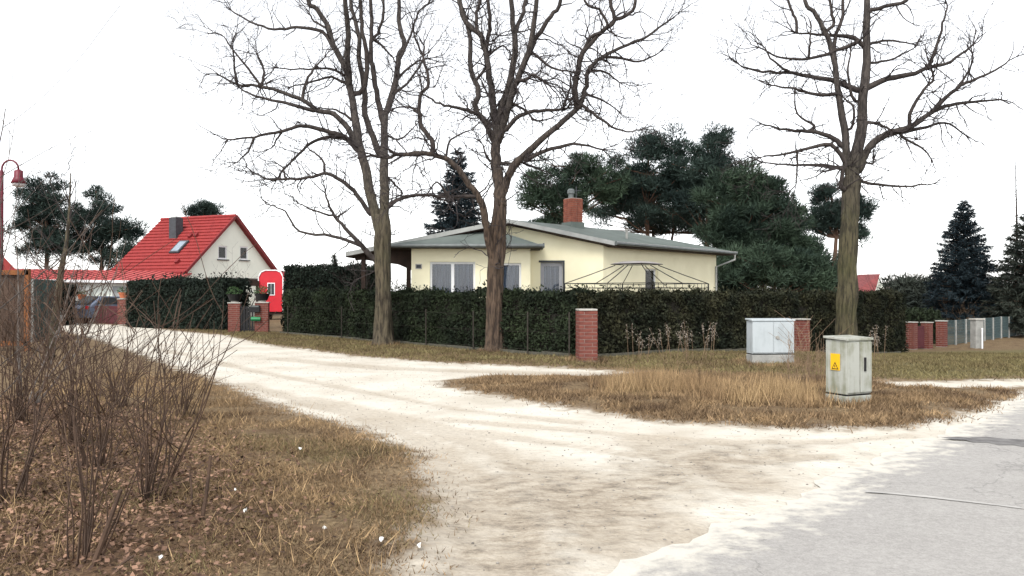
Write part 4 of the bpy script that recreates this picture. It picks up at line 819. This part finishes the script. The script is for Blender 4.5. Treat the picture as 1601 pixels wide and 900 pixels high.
bare_tree('tall bare tree with brown furrowed trunk in front of the bungalow windows', 22.0, [(775, 552, 14), (774.5, 520, 13.2), (774, 480, 12.8), (775, 420, 12.4), (778, 370, 11.4), (781, 330, 10.5), (782, 311, 10)], [
    (10, 6.6, Z2((345, 720), (338, 640), (326, 560), (330, 480), (330, 440))),
    (6.6, 3.0, Z2((322, 930), (305, 870), (290, 780), (270, 700), (220, 630), (170, 570), (100, 540), (0, 545))), (3.2, 1.6, Z2((60, 542), (-20, 545), (-60, 555), (-110, 545))),
    (3.6, 1.1, Z2((105, 535), (100, 490), (60, 430), (60, 340), (90, 290), (70, 200), (35, 110))), (2, .9, Z2((60, 400), (20, 375), (-30, 380))), (2.6, 1.1, Z2((265, 690), (150, 690), (60, 685), (0, 690))),
    (5.2, 3, Z2((318, 490), (290, 430), (255, 380), (265, 320), (240, 240), (230, 100), (205, 20), (195, 0))), (2.8, 1.1, Z2((255, 395), (190, 378), (130, 365), (80, 335))), (2.4, 1.4, Z2((262, 275), (290, 235), (300, 190))),
    (6, 3.8, Z2((326, 450), (320, 400), (310, 300), (290, 180), (270, 120), (225, 80), (200, 0))), (3.2, 2.4, Z2((290, 170), (305, 100), (300, 0))), (2.6, 2, Z2((262, 110), (258, 50), (270, 0))),
    (6.2, 3.6, Z2((328, 440), (345, 385), (380, 270), (395, 150), (380, 0))), (6, 3.4, Z2((340, 490), (355, 430), (380, 340), (410, 260), (450, 150), (470, 0))), (3.8, 2.4, Z2((420, 240), (470, 130), (520, 55), (555, 0))),
    (3.2, 2.2, Z2((395, 110), (420, 50), (430, 0))), (2.2, 1, Z2((465, 190), (520, 235), (590, 250))), (2, .9, Z2((310, 185), (350, 158), (378, 185))), (3, 1.6, Z2((395, 285), (440, 275), (455, 262), (490, 280))),
    (6.4, 1.3, Z2((345, 700), (380, 600), (420, 550), (500, 480), (580, 410), (620, 370), (645, 300), (650, 250), (700, 200), (780, 160), (850, 130), (930, 75))),
    (4.4, 1.5, Z2((615, 375), (605, 310), (620, 230), (635, 180), (700, 110), (745, 70), (730, 0))), (2.6, 1.2, Z2((745, 68), (790, 50), (820, 0))), (2.4, 1, Z2((635, 180), (660, 130), (720, 90), (690, 30), (640, 0))),
    (2.4, .9, Z2((640, 375), (700, 420), (770, 460), (835, 458))), (2.2, .9, Z2((705, 198), (760, 200), (830, 215), (900, 185))), (2, .9, Z2((655, 250), (710, 250), (760, 290))), (2, .8, Z2((650, 330), (700, 350), (750, 380))),
    (3.4, 1.2, Z2((430, 562), (500, 530), (600, 505), (700, 525))), (3.6, 1.6, Z2((362, 455), (410, 405), (480, 390), (580, 380))), (2.2, 1, Z2((560, 385), (585, 320), (590, 270))),
    (2.6, 1.8, Z2((345, 572), (390, 575), (420, 570))), (2.2, 1, Z2((300, 560), (280, 510))), (2, .9, Z2((400, 370), (440, 395), (470, 425), (520, 415))), (2, .8, Z2((160, 690), (120, 640), (80, 690))), (1.8, .8, Z2((150, 560), (170, 490), (240, 455)))], m_bark2, seed=23)
bare_tree('bare tree with mossy trunk on the right, behind the weathered cabinet', 25.6, [(1322, 550, 14), (1323, 510, 13.5), (1324, 470, 13.5), (1326, 400, 13), (1329, 340, 12.5), (1331, 300, 12.5), (1333, 275, 11)], [
    (9.4, 5.4, Z3((432, 640), (445, 570), (465, 470), (470, 350), (485, 250), (485, 100), (488, 0))), (6.6, 2.4, Z3((425, 620), (414, 560), (410, 480), (385, 330), (370, 200), (340, 110), (300, 40), (270, 0))),
    (3, 1.6, Z3((372, 190), (375, 130), (400, 60), (405, 0))), (2.4, 1.2, Z3((340, 110), (370, 80), (355, 0))), (3.6, 2.4, Z3((395, 660), (400, 600), (385, 590))),
    (6.4, 1.3, Z3((455, 600), (475, 555), (500, 510), (560, 470), (640, 445), (720, 390), (800, 365), (880, 355), (960, 350))), (3.2, 1, Z3((715, 392), (800, 310), (850, 285), (920, 255), (985, 215))), (2.8, 1.4, Z3((637, 442), (640, 390), (690, 310), (720, 280), (715, 240))),
    (3, 1, Z3((600, 463), (680, 450), (760, 430), (820, 465))), (2.2, .9, Z3((610, 480), (680, 520), (710, 555))), (4.6, 1.3, Z3((480, 310), (560, 275), (640, 260), (710, 235), (780, 215), (860, 155))), (2.6, 1, Z3((705, 230), (735, 150), (760, 60), (770, 10))),
    (2.4, 1, Z3((495, 155), (560, 140), (640, 150))), (2.6, 1.3, Z3((478, 430), (530, 435), (575, 458))), (2.4, .9, Z3((455, 635), (530, 650), (620, 655), (720, 645))), (3, 1.2, Z3((490, 35), (570, 15), (640, -15))), (2, .9, Z3((490, 220), (560, 210), (650, 170))),
    (4.2, 1.1, Z3((450, 315), (380, 285), (300, 270), (220, 255), (120, 250), (40, 230))), (3.6, 1.2, Z3((470, 155), (440, 130), (340, 120), (240, 115))), (2.2, .9, Z3((240, 115), (235, 60), (210, 0))), (3, 1, Z3((455, 145), (370, 180), (280, 205), (180, 200), (110, 165))),
    (4, 1.1, Z3((405, 515), (350, 475), (270, 460), (200, 455), (130, 440))), (3.6, 1.1, Z3((415, 580), (360, 510), (280, 520), (200, 540), (120, 550))), (2.6, 1, Z3((408, 588), (320, 580), (200, 578), (120, 570))), (2.8, 1, Z3((385, 330), (300, 330), (230, 310), (150, 300))),
    (2, .9, Z3((300, 440), (240, 400), (230, 330))), (2.4, 1, Z3((440, 350), (420, 260), (430, 180))), (2.2, 1, Z3((430, 450), (440, 380), (400, 340))), (2, .9, Z3((220, 256), (160, 215), (120, 160))), (1.8, .8, Z3((240, 540), (240, 590), (235, 650))),
    (2, .9, Z3((280, 205), (285, 150), (290, 100))), (2.2, 1, Z3((460, 560), (500, 575), (508, 572))), (2, .8, Z3((800, 312), (850, 240), (860, 190)))], m_bark3, seed=35)
q = hit(82, 563); random.seed(5)
T = thing('young_bare_tree', 'slim grey leaning young tree behind the shrubs on the left', 'tree', q); dq = q.y
tr_p = [P(x, y, dq) for x, y in ((78, 566), (83, 520), (90, 470), (96, 420), (104, 380), (108, 330), (110, 270))]; part('trunk', MB().tube(tr_p, [.11, .1, .09, .07, .045, .03, .012], 12, rough=.15), m_bark1, T, smooth=True)
tw = MB()
for i in range(1, 7):
    for k in range(5): grow(tw, tr_p[i].lerp(tr_p[i-1], random.random()), Vector((random.gauss(0, .8), random.gauss(0, .6), .7)), random.uniform(.6, 1.7), .014, 0, 2, crook=.18)
part('twigs', tw, m_twig, T, stuff=True)

# ------------------------------------------------------------------ evergreens
def needle_clumps(cl, mat, name, T, n=150, ln=.34, wd=.045, lean=.55, up=(0, 0, .55)):
    P_, D_ = [], []
    for (c_, r) in cl:
        u = unit(RNG.normal(0, 1, (n, 3))); u[:, 2] = u[:, 2]*.62; rr = RNG.random((n, 1))**.45; P_.append(np.array(c_)+u*rr*r); D_.append(u*.9+np.array(up))
    P_ = np.concatenate(P_); D_ = np.concatenate(D_); V, Fq = blades(P_, ln*(.6+.8*RNG.random(len(P_))), wd, lean, up=D_); part(name, npmesh(name, V, Fq, mat), None, T)
def pine(label, D, blobs, trunk_px, mat=m_pine, n=150, clump=.75, dens=1.0, name='pine_tree', group='pines behind the houses', tr=.2, ln=.34, wd=.05):
    mpx = D/F; x0 = trunk_px[0]; bx_ = (x0-CX)/F*D; z0 = gz(bx_, D); T = thing(name, label, 'tree', (bx_, D, z0), group)
    top = P(*trunk_px[1], D); pts = [Vector((bx_, D, z0-.2))]
    for i in range(1, 7): k = i/6; pts.append(Vector((bx_, D, z0)).lerp(top, k)+Vector((random.uniform(-.15, .15), random.uniform(-.2, .2), 0)))
    part('trunk', MB().tube(pts, [tr*(1-.75*i/6) for i in range(7)], 8, rough=.1), m_pinebark, T); cl = []; br = MB()
    for (cx, cy, rx, ry) in blobs:
        c_ = P(cx, cy, D); a, b_ = rx*mpx, ry*mpx; dy = (a+b_)/2*.8; vol = a*b_*dy; cnt = max(6, int(2.6*dens*vol*4.19/(clump**3*2.4)+4))
        for _ in range(cnt):
            u = Vector((random.gauss(0, 1), random.gauss(0, 1), random.gauss(0, 1))).normalized()*random.random()**.4*random.uniform(.9, 1.18); q = c_+Vector((u.x*a, u.y*dy, u.z*b_)); r = clump*random.uniform(.45, 1.1); cl.append((q, r))
            if random.random() < .4:
                s = min(pts, key=lambda p_: abs(p_.z-(q.z-.8))); br.tube([s, s.lerp(q, .5)+Vector((0, 0, -.15)), q], [.06, .04, .02], 4)
    part('branches', br, m_pinebark, T, stuff=True); needle_clumps(cl, mat, 'crown', T, int(n*1.6), ln, wd)
random.seed(3)
pine('broad dark pine left of the bungalow chimney', 46, [(850, 290, 42, 40), (900, 262, 45, 28), (860, 330, 40, 28), (915, 300, 35, 30), (945, 280, 30, 36)], (880, (885, 260)), m_pine, 130, .8)
pine('tall pine behind the bungalow chimney, its crown the highest left point', 48, [(1010, 240, 40, 30), (985, 285, 35, 35), (1050, 228, 34, 22), (1035, 285, 45, 28), (1000, 330, 34, 20), (960, 310, 25, 28)], (1005, (1015, 225)), m_pine2, 130, .8)
pine('tallest pine right of the chimney with a wide rounded top', 47, [(1115, 232, 38, 28), (1085, 262, 50, 30), (1130, 275, 38, 35), (1075, 310, 35, 30), (1110, 330, 40, 26)], (1100, (1110, 215)), m_pine2, 130, .8)
pine('large bushy green pine directly right of the bungalow roof', 42, [(1150, 300, 55, 38), (1185, 345, 60, 45), (1130, 350, 50, 35), (1195, 300, 30, 30), (1225, 390, 48, 48), (1160, 400, 55, 42), (1230, 335, 28, 28), (1265, 430, 30, 40)], (1165, (1165, 280)), m_pine, 150, .8, 1.25)
pine('low dense pine between the bungalow and the mossy tree', 40, [(1180, 425, 55, 40), (1245, 425, 45, 40), (1285, 440, 35, 35), (1140, 440, 30, 26)], (1210, (1210, 395)), m_pine, 140, .75, 1.2)
pine('slender open-crowned pine seen just behind the mossy trunk', 44, [(1290, 310, 24, 22), (1315, 340, 36, 24), (1345, 330, 16, 24), (1275, 345, 22, 18), (1340, 360, 16, 14)], (1308, (1300, 295)), m_pine2, 120, .6, 1.0)
pine('dark spreading pine behind the far end of the bungalow roof', 52, [(1060, 345, 60, 22), (1010, 350, 40, 18), (1100, 360, 40, 20), (940, 335, 22, 16), (985, 300, 40, 30), (1150, 370, 40, 30), (860, 345, 40, 14)], (1050, (1050, 335)), m_pine2, 110, .8, .6)
pine('hazy rear pine filling the gap between chimney and the tallest pine', 55, [(930, 300, 55, 34), (1000, 305, 55, 40), (1080, 295, 60, 42), (1060, 345, 70, 25)], (1020, (1020, 270)), m_pine, 120, .8, .55)
pine('rear pine low behind the bushy pine, right of the roof end', 54, [(1170, 330, 55, 45), (1235, 385, 45, 50), (1290, 420, 35, 35)], (1210, (1200, 300)), m_pine2, 120, .8, .6)
pine('large dark pine at the far left behind the street lamp', 56, [(70, 305, 42, 30), (50, 350, 32, 35), (98, 345, 36, 38), (75, 385, 50, 28)], (72, (72, 290)), m_pine2, 140, .72, .62)
pine('dark pine between the leftmost pine and the red roof', 58, [(150, 315, 22, 24), (165, 350, 38, 26), (145, 385, 36, 26), (195, 360, 26, 24), (185, 395, 35, 22)], (160, (152, 300)), m_pine2, 140, .72, .62)
pine('small pine top peeping over the red tiled ridge', 66, [(318, 328, 24, 11), (300, 334, 14, 8), (335, 330, 14, 9)], (318, (318, 322)), m_pine2, 130, .7, 1.3)
def spruce(label, D, px, top, base, half, mat, gaps=.0, n=26, name='spruce_tree', group='spruce trees', skew=1.0):
    x = (px-CX)/F*D; z0 = gz(x, D); tz_ = P(px, top, D).z; bz = P(px, base, D).z; hw = half*D/F; T = thing(name, label, 'tree', (x, D, z0), group)
    part('trunk', MB().tube([(x, D, z0-.2), (x, D, tz_)], [.16, .015], 8), m_pinebark, T); br = MB(); PP, DD = [], []
    for i in range(n):
        k = i/(n-1); z = tz_+(bz-tz_)*k; L_ = hw*(.06+.94*k**skew); m = 7+int(9*k)
        for j in range(m):
            if random.random() < gaps: continue
            a = 2*math.pi*(j+random.random())/m; l = L_*random.uniform(.7, 1.12); d = Vector((math.cos(a), math.sin(a), -.18+.5*(1-k))); d.normalize(); s = Vector((x, D, z+random.uniform(-.1, .1))); e = s+d*l+Vector((0, 0, .12*l)); br.tube([s, s.lerp(e, .5)-Vector((0, 0, .05*l)), e], [.022, .015, .006], 3)
            c = max(10, int(l*75)); tt = RNG.random((c, 1))**.7; q = np.array(s)+tt*np.array(e-s); lat = np.array(d.cross(Vector((0, 0, 1))).normalized())
            q = q+lat*RNG.normal(0, 1, (c, 1))*(.16*l*(1.1-tt))+RNG.normal(0, .035, (c, 3)); PP.append(q); DD.append(np.array(d)*.8+RNG.normal(0, .5, (c, 3))+np.array([0, 0, -.15]))
    part('branches', br, m_pinebark, T, stuff=True); PP = np.concatenate(PP); DD = np.concatenate(DD); V, Fq = blades(PP, .24*(.6+.8*RNG.random(len(PP))), .055, .3, up=DD); part('crown', npmesh('crown', V, Fq, mat), None, T)
spruce('dark blue spruce standing behind the mesh fence on the right', 46, 1507, 318, 492, 66, m_spruce, 0, 32, skew=.85)
spruce('bluish spruce behind the bungalow ridge, seen past the brown trunk', 41, 716, 236, 400, 58, m_spruce, .1, 26, skew=.8)
spruce('dark conifer cut by the right edge of the picture', 43, 1606, 338, 510, 62, m_farev, .05, 26, skew=.7)
spruce('small young spruce tip above the tall hedge', 60, 523, 400, 450, 14, m_farev, 0, 12)
# dead spire at the right
q = P(1588, 457, 55); random.seed(9); T = thing('dead_spire_tree', 'thin dead bare spire rising above the conifer at the right edge', 'tree', (q.x, 55, gz(q.x, 55))); tz_ = P(1588, 240, 55).z
part('trunk', MB().tube([(q.x, 55, -.9), (q.x+.1, 55, 6), (q.x, 55, tz_)], [.13, .07, .015], 6), m_limb, T); tw = MB()
for i in range(60): z = random.uniform(4, tz_-.8); a = random.random()*6.28; grow(tw, Vector((q.x+.05, 55, z)), Vector((math.cos(a), math.sin(a), random.uniform(-.4, .1))), random.uniform(.4, 1.5)*(1.15-(z/tz_)*.7), .016, 1, 2)
part('twigs', tw, m_twig, T, stuff=True)

TWMIN = .0028; KID = .24
# ------------------------------------------------------------------ bare bushes and distant woods
def bush(label, x, y, h, stems, spread, mat, name='bare_shrub', group='bare shrubs on the left verge', lev=1, r=.009, lean=(0, 0), crook=.1, seg=.11, joined=False, base=.12):
    z = gz(x, y); T = thing(name, label, 'shrub', (x, y, z), group); al = MB()
    for i in range(stems):
        mb = al if joined else MB(); a = random.random()*6.28; s = spread*random.random()**.6; d = Vector((math.cos(a)*s+lean[0], math.sin(a)*s+lean[1], 1)); p_ = Vector((x+math.cos(a)*base*random.random(), y+math.sin(a)*base*random.random(), z-.04))
        grow(mb, p_, d, h*random.uniform(.55, 1.1), r*random.uniform(.7, 1.25), 2-lev, 2, seg=seg, crook=crook, trop=.03, n=5)
        if not joined: part('stem', mb, mat, T)
    if joined: part('stems', al, mat, T, stuff=True)
random.seed(77)
sh_ = [((235, 788), 1.55, 15, .36, (.2, 0), m_redtwig, 'red-brown bare shrub fanning over the track edge, nearest the leaf litter'), ((128, 885), 1.35, 9, .35, (.05, 0), m_redtwig, 'nearest bare shrub at the bottom left corner'),
       ((35, 664), 1.75, 15, .3, (0, 0), m_redtwig, 'tall bare shrub near the left edge, below the wooden frame'), ((112, 700), 1.75, 16, .3, (.05, 0), m_redtwig, 'dense bare shrub in the middle of the left verge'),
       ((15, 790), 1.7, 11, .35, (.05, 0), m_redtwig, 'bare shrub at the left edge above the bottom corner'), ((185, 640), 1.3, 15, .4, (0, 0), m_redtwig, 'bare shrub behind the dense one, close to the track'),
       ((60, 600), 1.8, 12, .35, (0, 0), m_redtwig, 'bare shrub in front of the green screen'), ((285, 655), 1.15, 11, .45, (.15, 0), m_redtwig, 'low bare shrub leaning over the pale track'), ((20, 575), 1.9, 10, .3, (0, 0), m_redtwig, 'bare shrub at the foot of the wooden frame'),
       ((150, 740), 1.5, 13, .32, (-.05, 0), m_redtwig, 'bare shrub right behind the bottom left shrub')]
for (px_, h, n, s, ln_, mt, lb) in sh_: q = hit(*px_); bush(lb, q.x, q.y, h*1.08, int(n*1.45), s, mt, lean=ln_, r=.0088)
q = hit(-30, 700); bush('tall pale whippy shoots rising past the street lamp at the left', q.x, q.y, 3.6, 8, .12, m_paletwig, lean=(.1, 0), r=.02, crook=.06, seg=.2)
q = hit(40, 640); bush('long pale arching branches crossing in front of the driveway', q.x, q.y, 2.6, 6, .5, m_paletwig, lean=(.28, 0), r=.017, crook=.07, seg=.2)
# cut stubs
T = thing('cut_stubs', 'dark cut shrub stubs sticking out of the leaf litter', 'stubs', hit(315, 815))
for (x0, y0, x1, y1, w_) in ((315, 820, 330, 712, .013), (300, 800, 297, 735, .008), (140, 895, 190, 765, .014), (340, 815, 372, 790, .01), (160, 905, 210, 868, .008)):
    q = hit(x0, y0); e = P(x1, y1, q.y+.05); part('stub', MB().tube([q-Up*.03, q.lerp(e, .5)+Vector((.01, 0, .01)), e], [w_*1.2, w_, w_*.85], 7), m_redtwig, T)
q = hit(1262, 600); bush('tawny dry twiggy clump left of the weathered cabinet', q.x, q.y, .95, 34, .32, m_tantwig, lev=1, r=.006, joined=True, base=.35, name='dry_shrub', group='dry shrubs')
q = hit(1278, 598); bush('thin dry stems touching the weathered cabinet', q.x, q.y, .8, 16, .3, m_tantwig, lev=1, r=.006, joined=True, base=.25, name='dry_shrub', group='dry shrubs')
for k, px_ in enumerate((1040, 1076, 1000, 1105, 1370)):
    q = hit(px_, 566); T = thing('dead_weed', ['dead grey weed stalk with pale seed heads left of the plume-like one', 'plume-like pale dead weed in front of the hedge', 'thin dead weed nearest the corner pillar', 'dead weed left of the pale cabinet', 'dry weed standing right of the mossy trunk'][k], 'weed', (q.x, q.y, gz(q.x, q.y)), 'dead weeds before the hedge'); mb = MB(); hh = []
    for i in range(7):
        p_ = Vector((q.x+random.gauss(0, .12), q.y+random.gauss(0, .08), gz(q.x, q.y)-.03)); e = p_+Vector((random.gauss(0, .12), random.gauss(0, .1), random.uniform(.5, 1.0))); mb.tube([p_, p_.lerp(e, .5), e], [.006, .005, .003], 3); hh += [p_.lerp(e, random.uniform(.6, 1.03))+Vector((random.gauss(0, .03), random.gauss(0, .03), 0)) for _ in range(26)]
    part('stalks', mb, m_tantwig, T); hh = np.array(hh); V, Fq = quads(hh, unit(RNG.normal(0, 1, hh.shape))*.022, unit(RNG.normal(0, 1, hh.shape))*.012); part('seed_heads', npmesh('seed_heads', V, Fq, M('pale seed heads', (.30, .26, .22), None, 9, .95, 0)), None, T, stuff=True)
random.seed(21); KID = .5
for k, (px_, d_, h, st, lb) in enumerate(((1552, 47, 2.9, 70, 'round tan bare bush behind the mesh fence'), (1500, 45, 1.9, 34, 'smaller tan bush under the blue spruce'), (1600, 49, 2.6, 40, 'tan bare bush at the right edge behind the fence'))):
    bush(lb, (px_-CX)/F*d_, d_, h, st, .75, m_tantwig, name='tan_bush', group='tan bushes behind the fence', lev=2, r=.014, crook=.16, seg=.22, joined=True, base=.4)
# bare trees showing through behind the chimney and behind the hedge
for k, (px_, d_, h, lb) in enumerate(((930, 40, 4.4, 'bare tree just right of the bungalow chimney'), (560, 34, 3.4, 'small bare tree seen through the bungalow porch'), (382, 43, 3.2, 'young bare tree in front of the white gable'), (1390, 60, 4.2, 'bare tree right of the small distant house'))):
    bush(lb, (px_-CX)/F*d_, d_, h, 12, .35, m_limb, name='bare_tree', group='bare background trees', lev=2, r=.03, crook=.14, seg=.3, joined=True, base=.12)
wood = MB()
for i in range(230):
    k = random.random(); px_ = random.choice([random.uniform(1380, 1700), random.uniform(1380, 1500), random.uniform(425, 560), random.uniform(-250, 20)]); d_ = random.uniform(80, 120); x = (px_-CX)/F*d_; h = random.uniform(3.0, 5.4)*(1.0 if px_ > 1300 else .75); z = drop(x, d_)
    for s in range(4): grow(wood, Vector((x, d_, z)), Vector((random.gauss(0, .18), random.gauss(0, .18), 1)), h*random.uniform(.7, 1), .06, 0, 1, seg=.5, crook=.14, n=3)
o = part('distant_bare_wood', wood, m_far); tag(o, 'hazy mass of bare brown trees along the horizon', 'wood', kind='stuff')
cl = []
for i in range(420):
    px_ = random.uniform(-400, 2000); d_ = random.uniform(95, 130); x = (px_-CX)/F*d_; cl.append(((x, d_, random.uniform(-.5, 2.4)), random.uniform(1.2, 2.2)))
for i in range(60):
    px_ = random.uniform(1395, 1480); d_ = random.uniform(55, 65); x = (px_-CX)/F*d_; cl.append(((x, d_, random.uniform(-1, 1.8)), random.uniform(.7, 1.3)))
PP = []; DD = []
for c_, r in cl: u = unit(RNG.normal(0, 1, (260, 3))); PP.append(np.array(c_)+u*r*RNG.random((260, 1))**.4); DD.append(u)
V, Fq = blades(np.concatenate(PP), .55, .13, .7, up=np.concatenate(DD)); o = part('distant_undergrowth', npmesh('distant_undergrowth', V, Fq, m_farev), None); tag(o, 'dark strip of far evergreen growth along the horizon', 'wood', kind='stuff')

# ------------------------------------------------------------------ grass, leaves, stones, litter
def scatter(n, x0, x1, y0, y1, cond):
    pts = []
    while len(pts) < n:
        x = RNG.uniform(x0, x1, n); y = RNG.uniform(y0, y1, n); xy = np.stack([x, y], 1); ok = cond(xy)
        if ok.sum() == 0: break
        for q in xy[ok]: pts.append((q[0], q[1], gz(*q)))
    return np.array(pts[:n])
island = W([(700, 602), (770, 591), (900, 591), (1000, 586), (1150, 587), (1365, 596), (1400, 608), (1560, 608), (1590, 612), (1540, 636), (1450, 662), (1400, 666), (1250, 668), (1050, 657), (900, 638), (770, 615)])
verge = W([(-500, 960), (-500, 560), (40, 520), (150, 533), (230, 561), (300, 586), (400, 625), (470, 652), (560, 675), (640, 705), (660, 755), (678, 800), (640, 860), (580, 960)])
band = np.array([(q.x, q.y) for q in (hit(210, 511), hit(345, 522), hit(430, 540), hit(560, 556), hit(700, 567), hit(850, 573), hit(960, 579), hit(1150, 587), hit(1400, 595), hit(1620, 592))]+[(24, 30), (HR.x, HR.y), (HA.x, HA.y), (HL.x, HL.y), (-12, 34)])
def inside(poly, soft=.35):
    def f(xy): return sdist(xy, poly) + RNG.normal(0, soft, len(xy))*.5 > .05
    return f
def clumpy(poly, thr, sc_=1.1, soft=.3):
    def f(xy):
        v = np.array([noise.noise(Vector((x*sc_, y*sc_, 5))) for x, y in xy]); return (sdist(xy, poly)+RNG.normal(0, soft, len(xy))*.5 > .05) & (v+RNG.normal(0, .2, len(xy)) > thr)
    return f
def grass(name, label, pts, h, wd, mat, lean): V, Fq = blades(pts, h*(.4+1.1*RNG.random(len(pts))), wd, lean); tag(part(name, npmesh(name, V, Fq, mat), None), label, 'grass', kind='stuff')
grass('dry_grass', 'tawny matted dry grass on the verge island by the cabinets', scatter(52000, -2, 13, 9, 16.5, clumpy(island, -.1, 1.4, .35)), .075, .013, m_verge, .9)
tall = W([(930, 606), (1000, 595), (1150, 601), (1290, 606), (1290, 640), (1180, 640), (1050, 632), (950, 622)])
grass('tall_straw', 'taller pale straw grass in the middle of the verge island', scatter(6500, 0, 9, 9, 17, clumpy(tall, .08)), .27, .009, m_straw, .33)
grass('verge_grass', 'short brown winter grass on the left verge', scatter(105000, -8, 0, 4, 16, clumpy(verge, -.12, 1.5, .4)), .04, .0075, m_verge, 1.0)
grass('verge_straw', 'longer straw tufts among the bare shrubs', scatter(5500, -8, -.5, 4, 16, clumpy(verge, .15, 1.5)), .12, .007, m_straw, .7)
grass('verge_green_grass', 'thin green grass patches low on the left verge', scatter(9000, -5, 0, 4, 9, clumpy(verge, .22, .9)), .05, .006, m_greengrass, .9)
grass('hedge_strip_grass', 'strip of short grass along the foot of the hedges', scatter(80000, -14, 24, 14, 36, inside(band)), .07, .02, m_greengrass, .8)
pts = scatter(18000, -8, -1, 4.2, 12, inside(leafy, .8)); pts[:, 2] += .02+.03*RNG.random(len(pts)); sz = .017*(.5+RNG.random((len(pts), 1)))
a_ = unit(RNG.normal(0, 1, pts.shape)*np.array([1, 1, .35])); V, Fq = quads(pts, a_*sz, unit(np.cross(a_, np.array([0, 0, 1])+RNG.normal(0, .45, pts.shape)))*sz)
tag(part('fallen_leaves', npmesh('fallen_leaves', V, Fq, m_litterleaf), None), 'brown fallen leaves between the bare shrubs', 'leaves', kind='stuff')
ring = []
for bx_, by_, br_, bn_ in [(*P(600, 541, 24.6)[:2], .34, 500), (*P(775, 552, 22)[:2], .34, 500), (*P(1322, 550, 25.6)[:2], .34, 500), (*hit(917, 567)[:2], .33, 500), (*(hit(1324, 637)[:2]), .1, 0), (*(hit(1205, 571)[:2]), .6, 900)]:
    for _ in range(bn_): a_ = random.random()*6.28; r_ = br_*random.uniform(.85, 1.5); ring.append((bx_+math.cos(a_)*r_, by_+math.sin(a_)*r_, gz(bx_+math.cos(a_)*r_, by_+math.sin(a_)*r_)))
c = hit(1324, 637)
for _ in range(1500):
    u_, v_ = random.uniform(-.12, .62), random.uniform(-.12, .52)
    if not (0 < u_ < .5 and 0 < v_ < .4): x_ = c.x+math.cos(.45)*u_-math.sin(.45)*v_; y_ = c.y+math.sin(.45)*u_+math.cos(.45)*v_; ring.append((x_, y_, gz(x_, y_)))
grass('base_tufts', 'rough grass tufts round the feet of trunks, pillar and cabinets', np.array(ring), .12, .013, m_verge, .5)
def stones(n, cond, x0, x1, y0, y1, r):
    pts = scatter(n, x0, x1, y0, y1, cond); V, Fq = [], []; base = np.array([(1, 0, 0), (0, 1, 0), (-1, 0, 0), (0, -1, 0), (0, 0, .8), (0, 0, -.8)]); fc = [(0, 1, 4), (1, 2, 4), (2, 3, 4), (3, 0, 4), (1, 0, 5), (2, 1, 5), (3, 2, 5), (0, 3, 5)]
    for i, q in enumerate(pts):
        s = r*(.4+1.6*RNG.random()**3); a = RNG.random()*6.28; R = np.array([[math.cos(a), -math.sin(a), 0], [math.sin(a), math.cos(a), 0], [0, 0, .7]]); V.append((base*(.7+.6*RNG.random((6, 1))))@R.T*s+q+np.array([0, 0, s*.2])); Fq += [(6*i+a_, 6*i+b_, 6*i+c_) for a_, b_, c_ in fc]
    return np.concatenate(V), np.array(Fq)
def tk(xy): return (sdist(xy, track) > .1) & (sdist(xy, roadpoly) < .1)
V, Fq = stones(6000, tk, -12, 9, 4.3, 22, .007); tag(part('gravel', npmesh('gravel', V, Fq, m_stone), None), 'small grey stones strewn over the sandy track', 'gravel', kind='stuff')
random.seed(4)
for px_, lb in (((508, 838), 'flat white paper scrap on the bare patch of the verge'), ((597, 857), 'round crumpled white scrap beside the track'), ((384, 812), 'white scrap lying on the brown leaves'), ((368, 778), 'crumpled white tissue behind the leaf litter scrap'), ((470, 712), 'pale scrap on the grass near the track edge'), ((655, 864), 'thin white stick standing at the track edge'), ((250, 892), 'white scrap at the bottom edge among the grass')):
    q = gpt(*hit(*px_)[:2])+Vector((0, 0, .035)); mb = MB(); a0 = random.random()*6.28; n = 9; s = random.uniform(.012, .024)
    rim = [q+Vector((math.cos(a0+i*.698)*s*random.uniform(.6, 1.3), math.sin(a0+i*.698)*s*random.uniform(.6, 1.3), random.uniform(-.012, .02))) for i in range(n)]
    for i in range(n): mb.poly([q+Vector((0, 0, .014)), rim[i], rim[(i+1) % n]])
    tag(part('paper_scrap', mb, m_litter), lb, 'litter', 'white litter on the left verge')
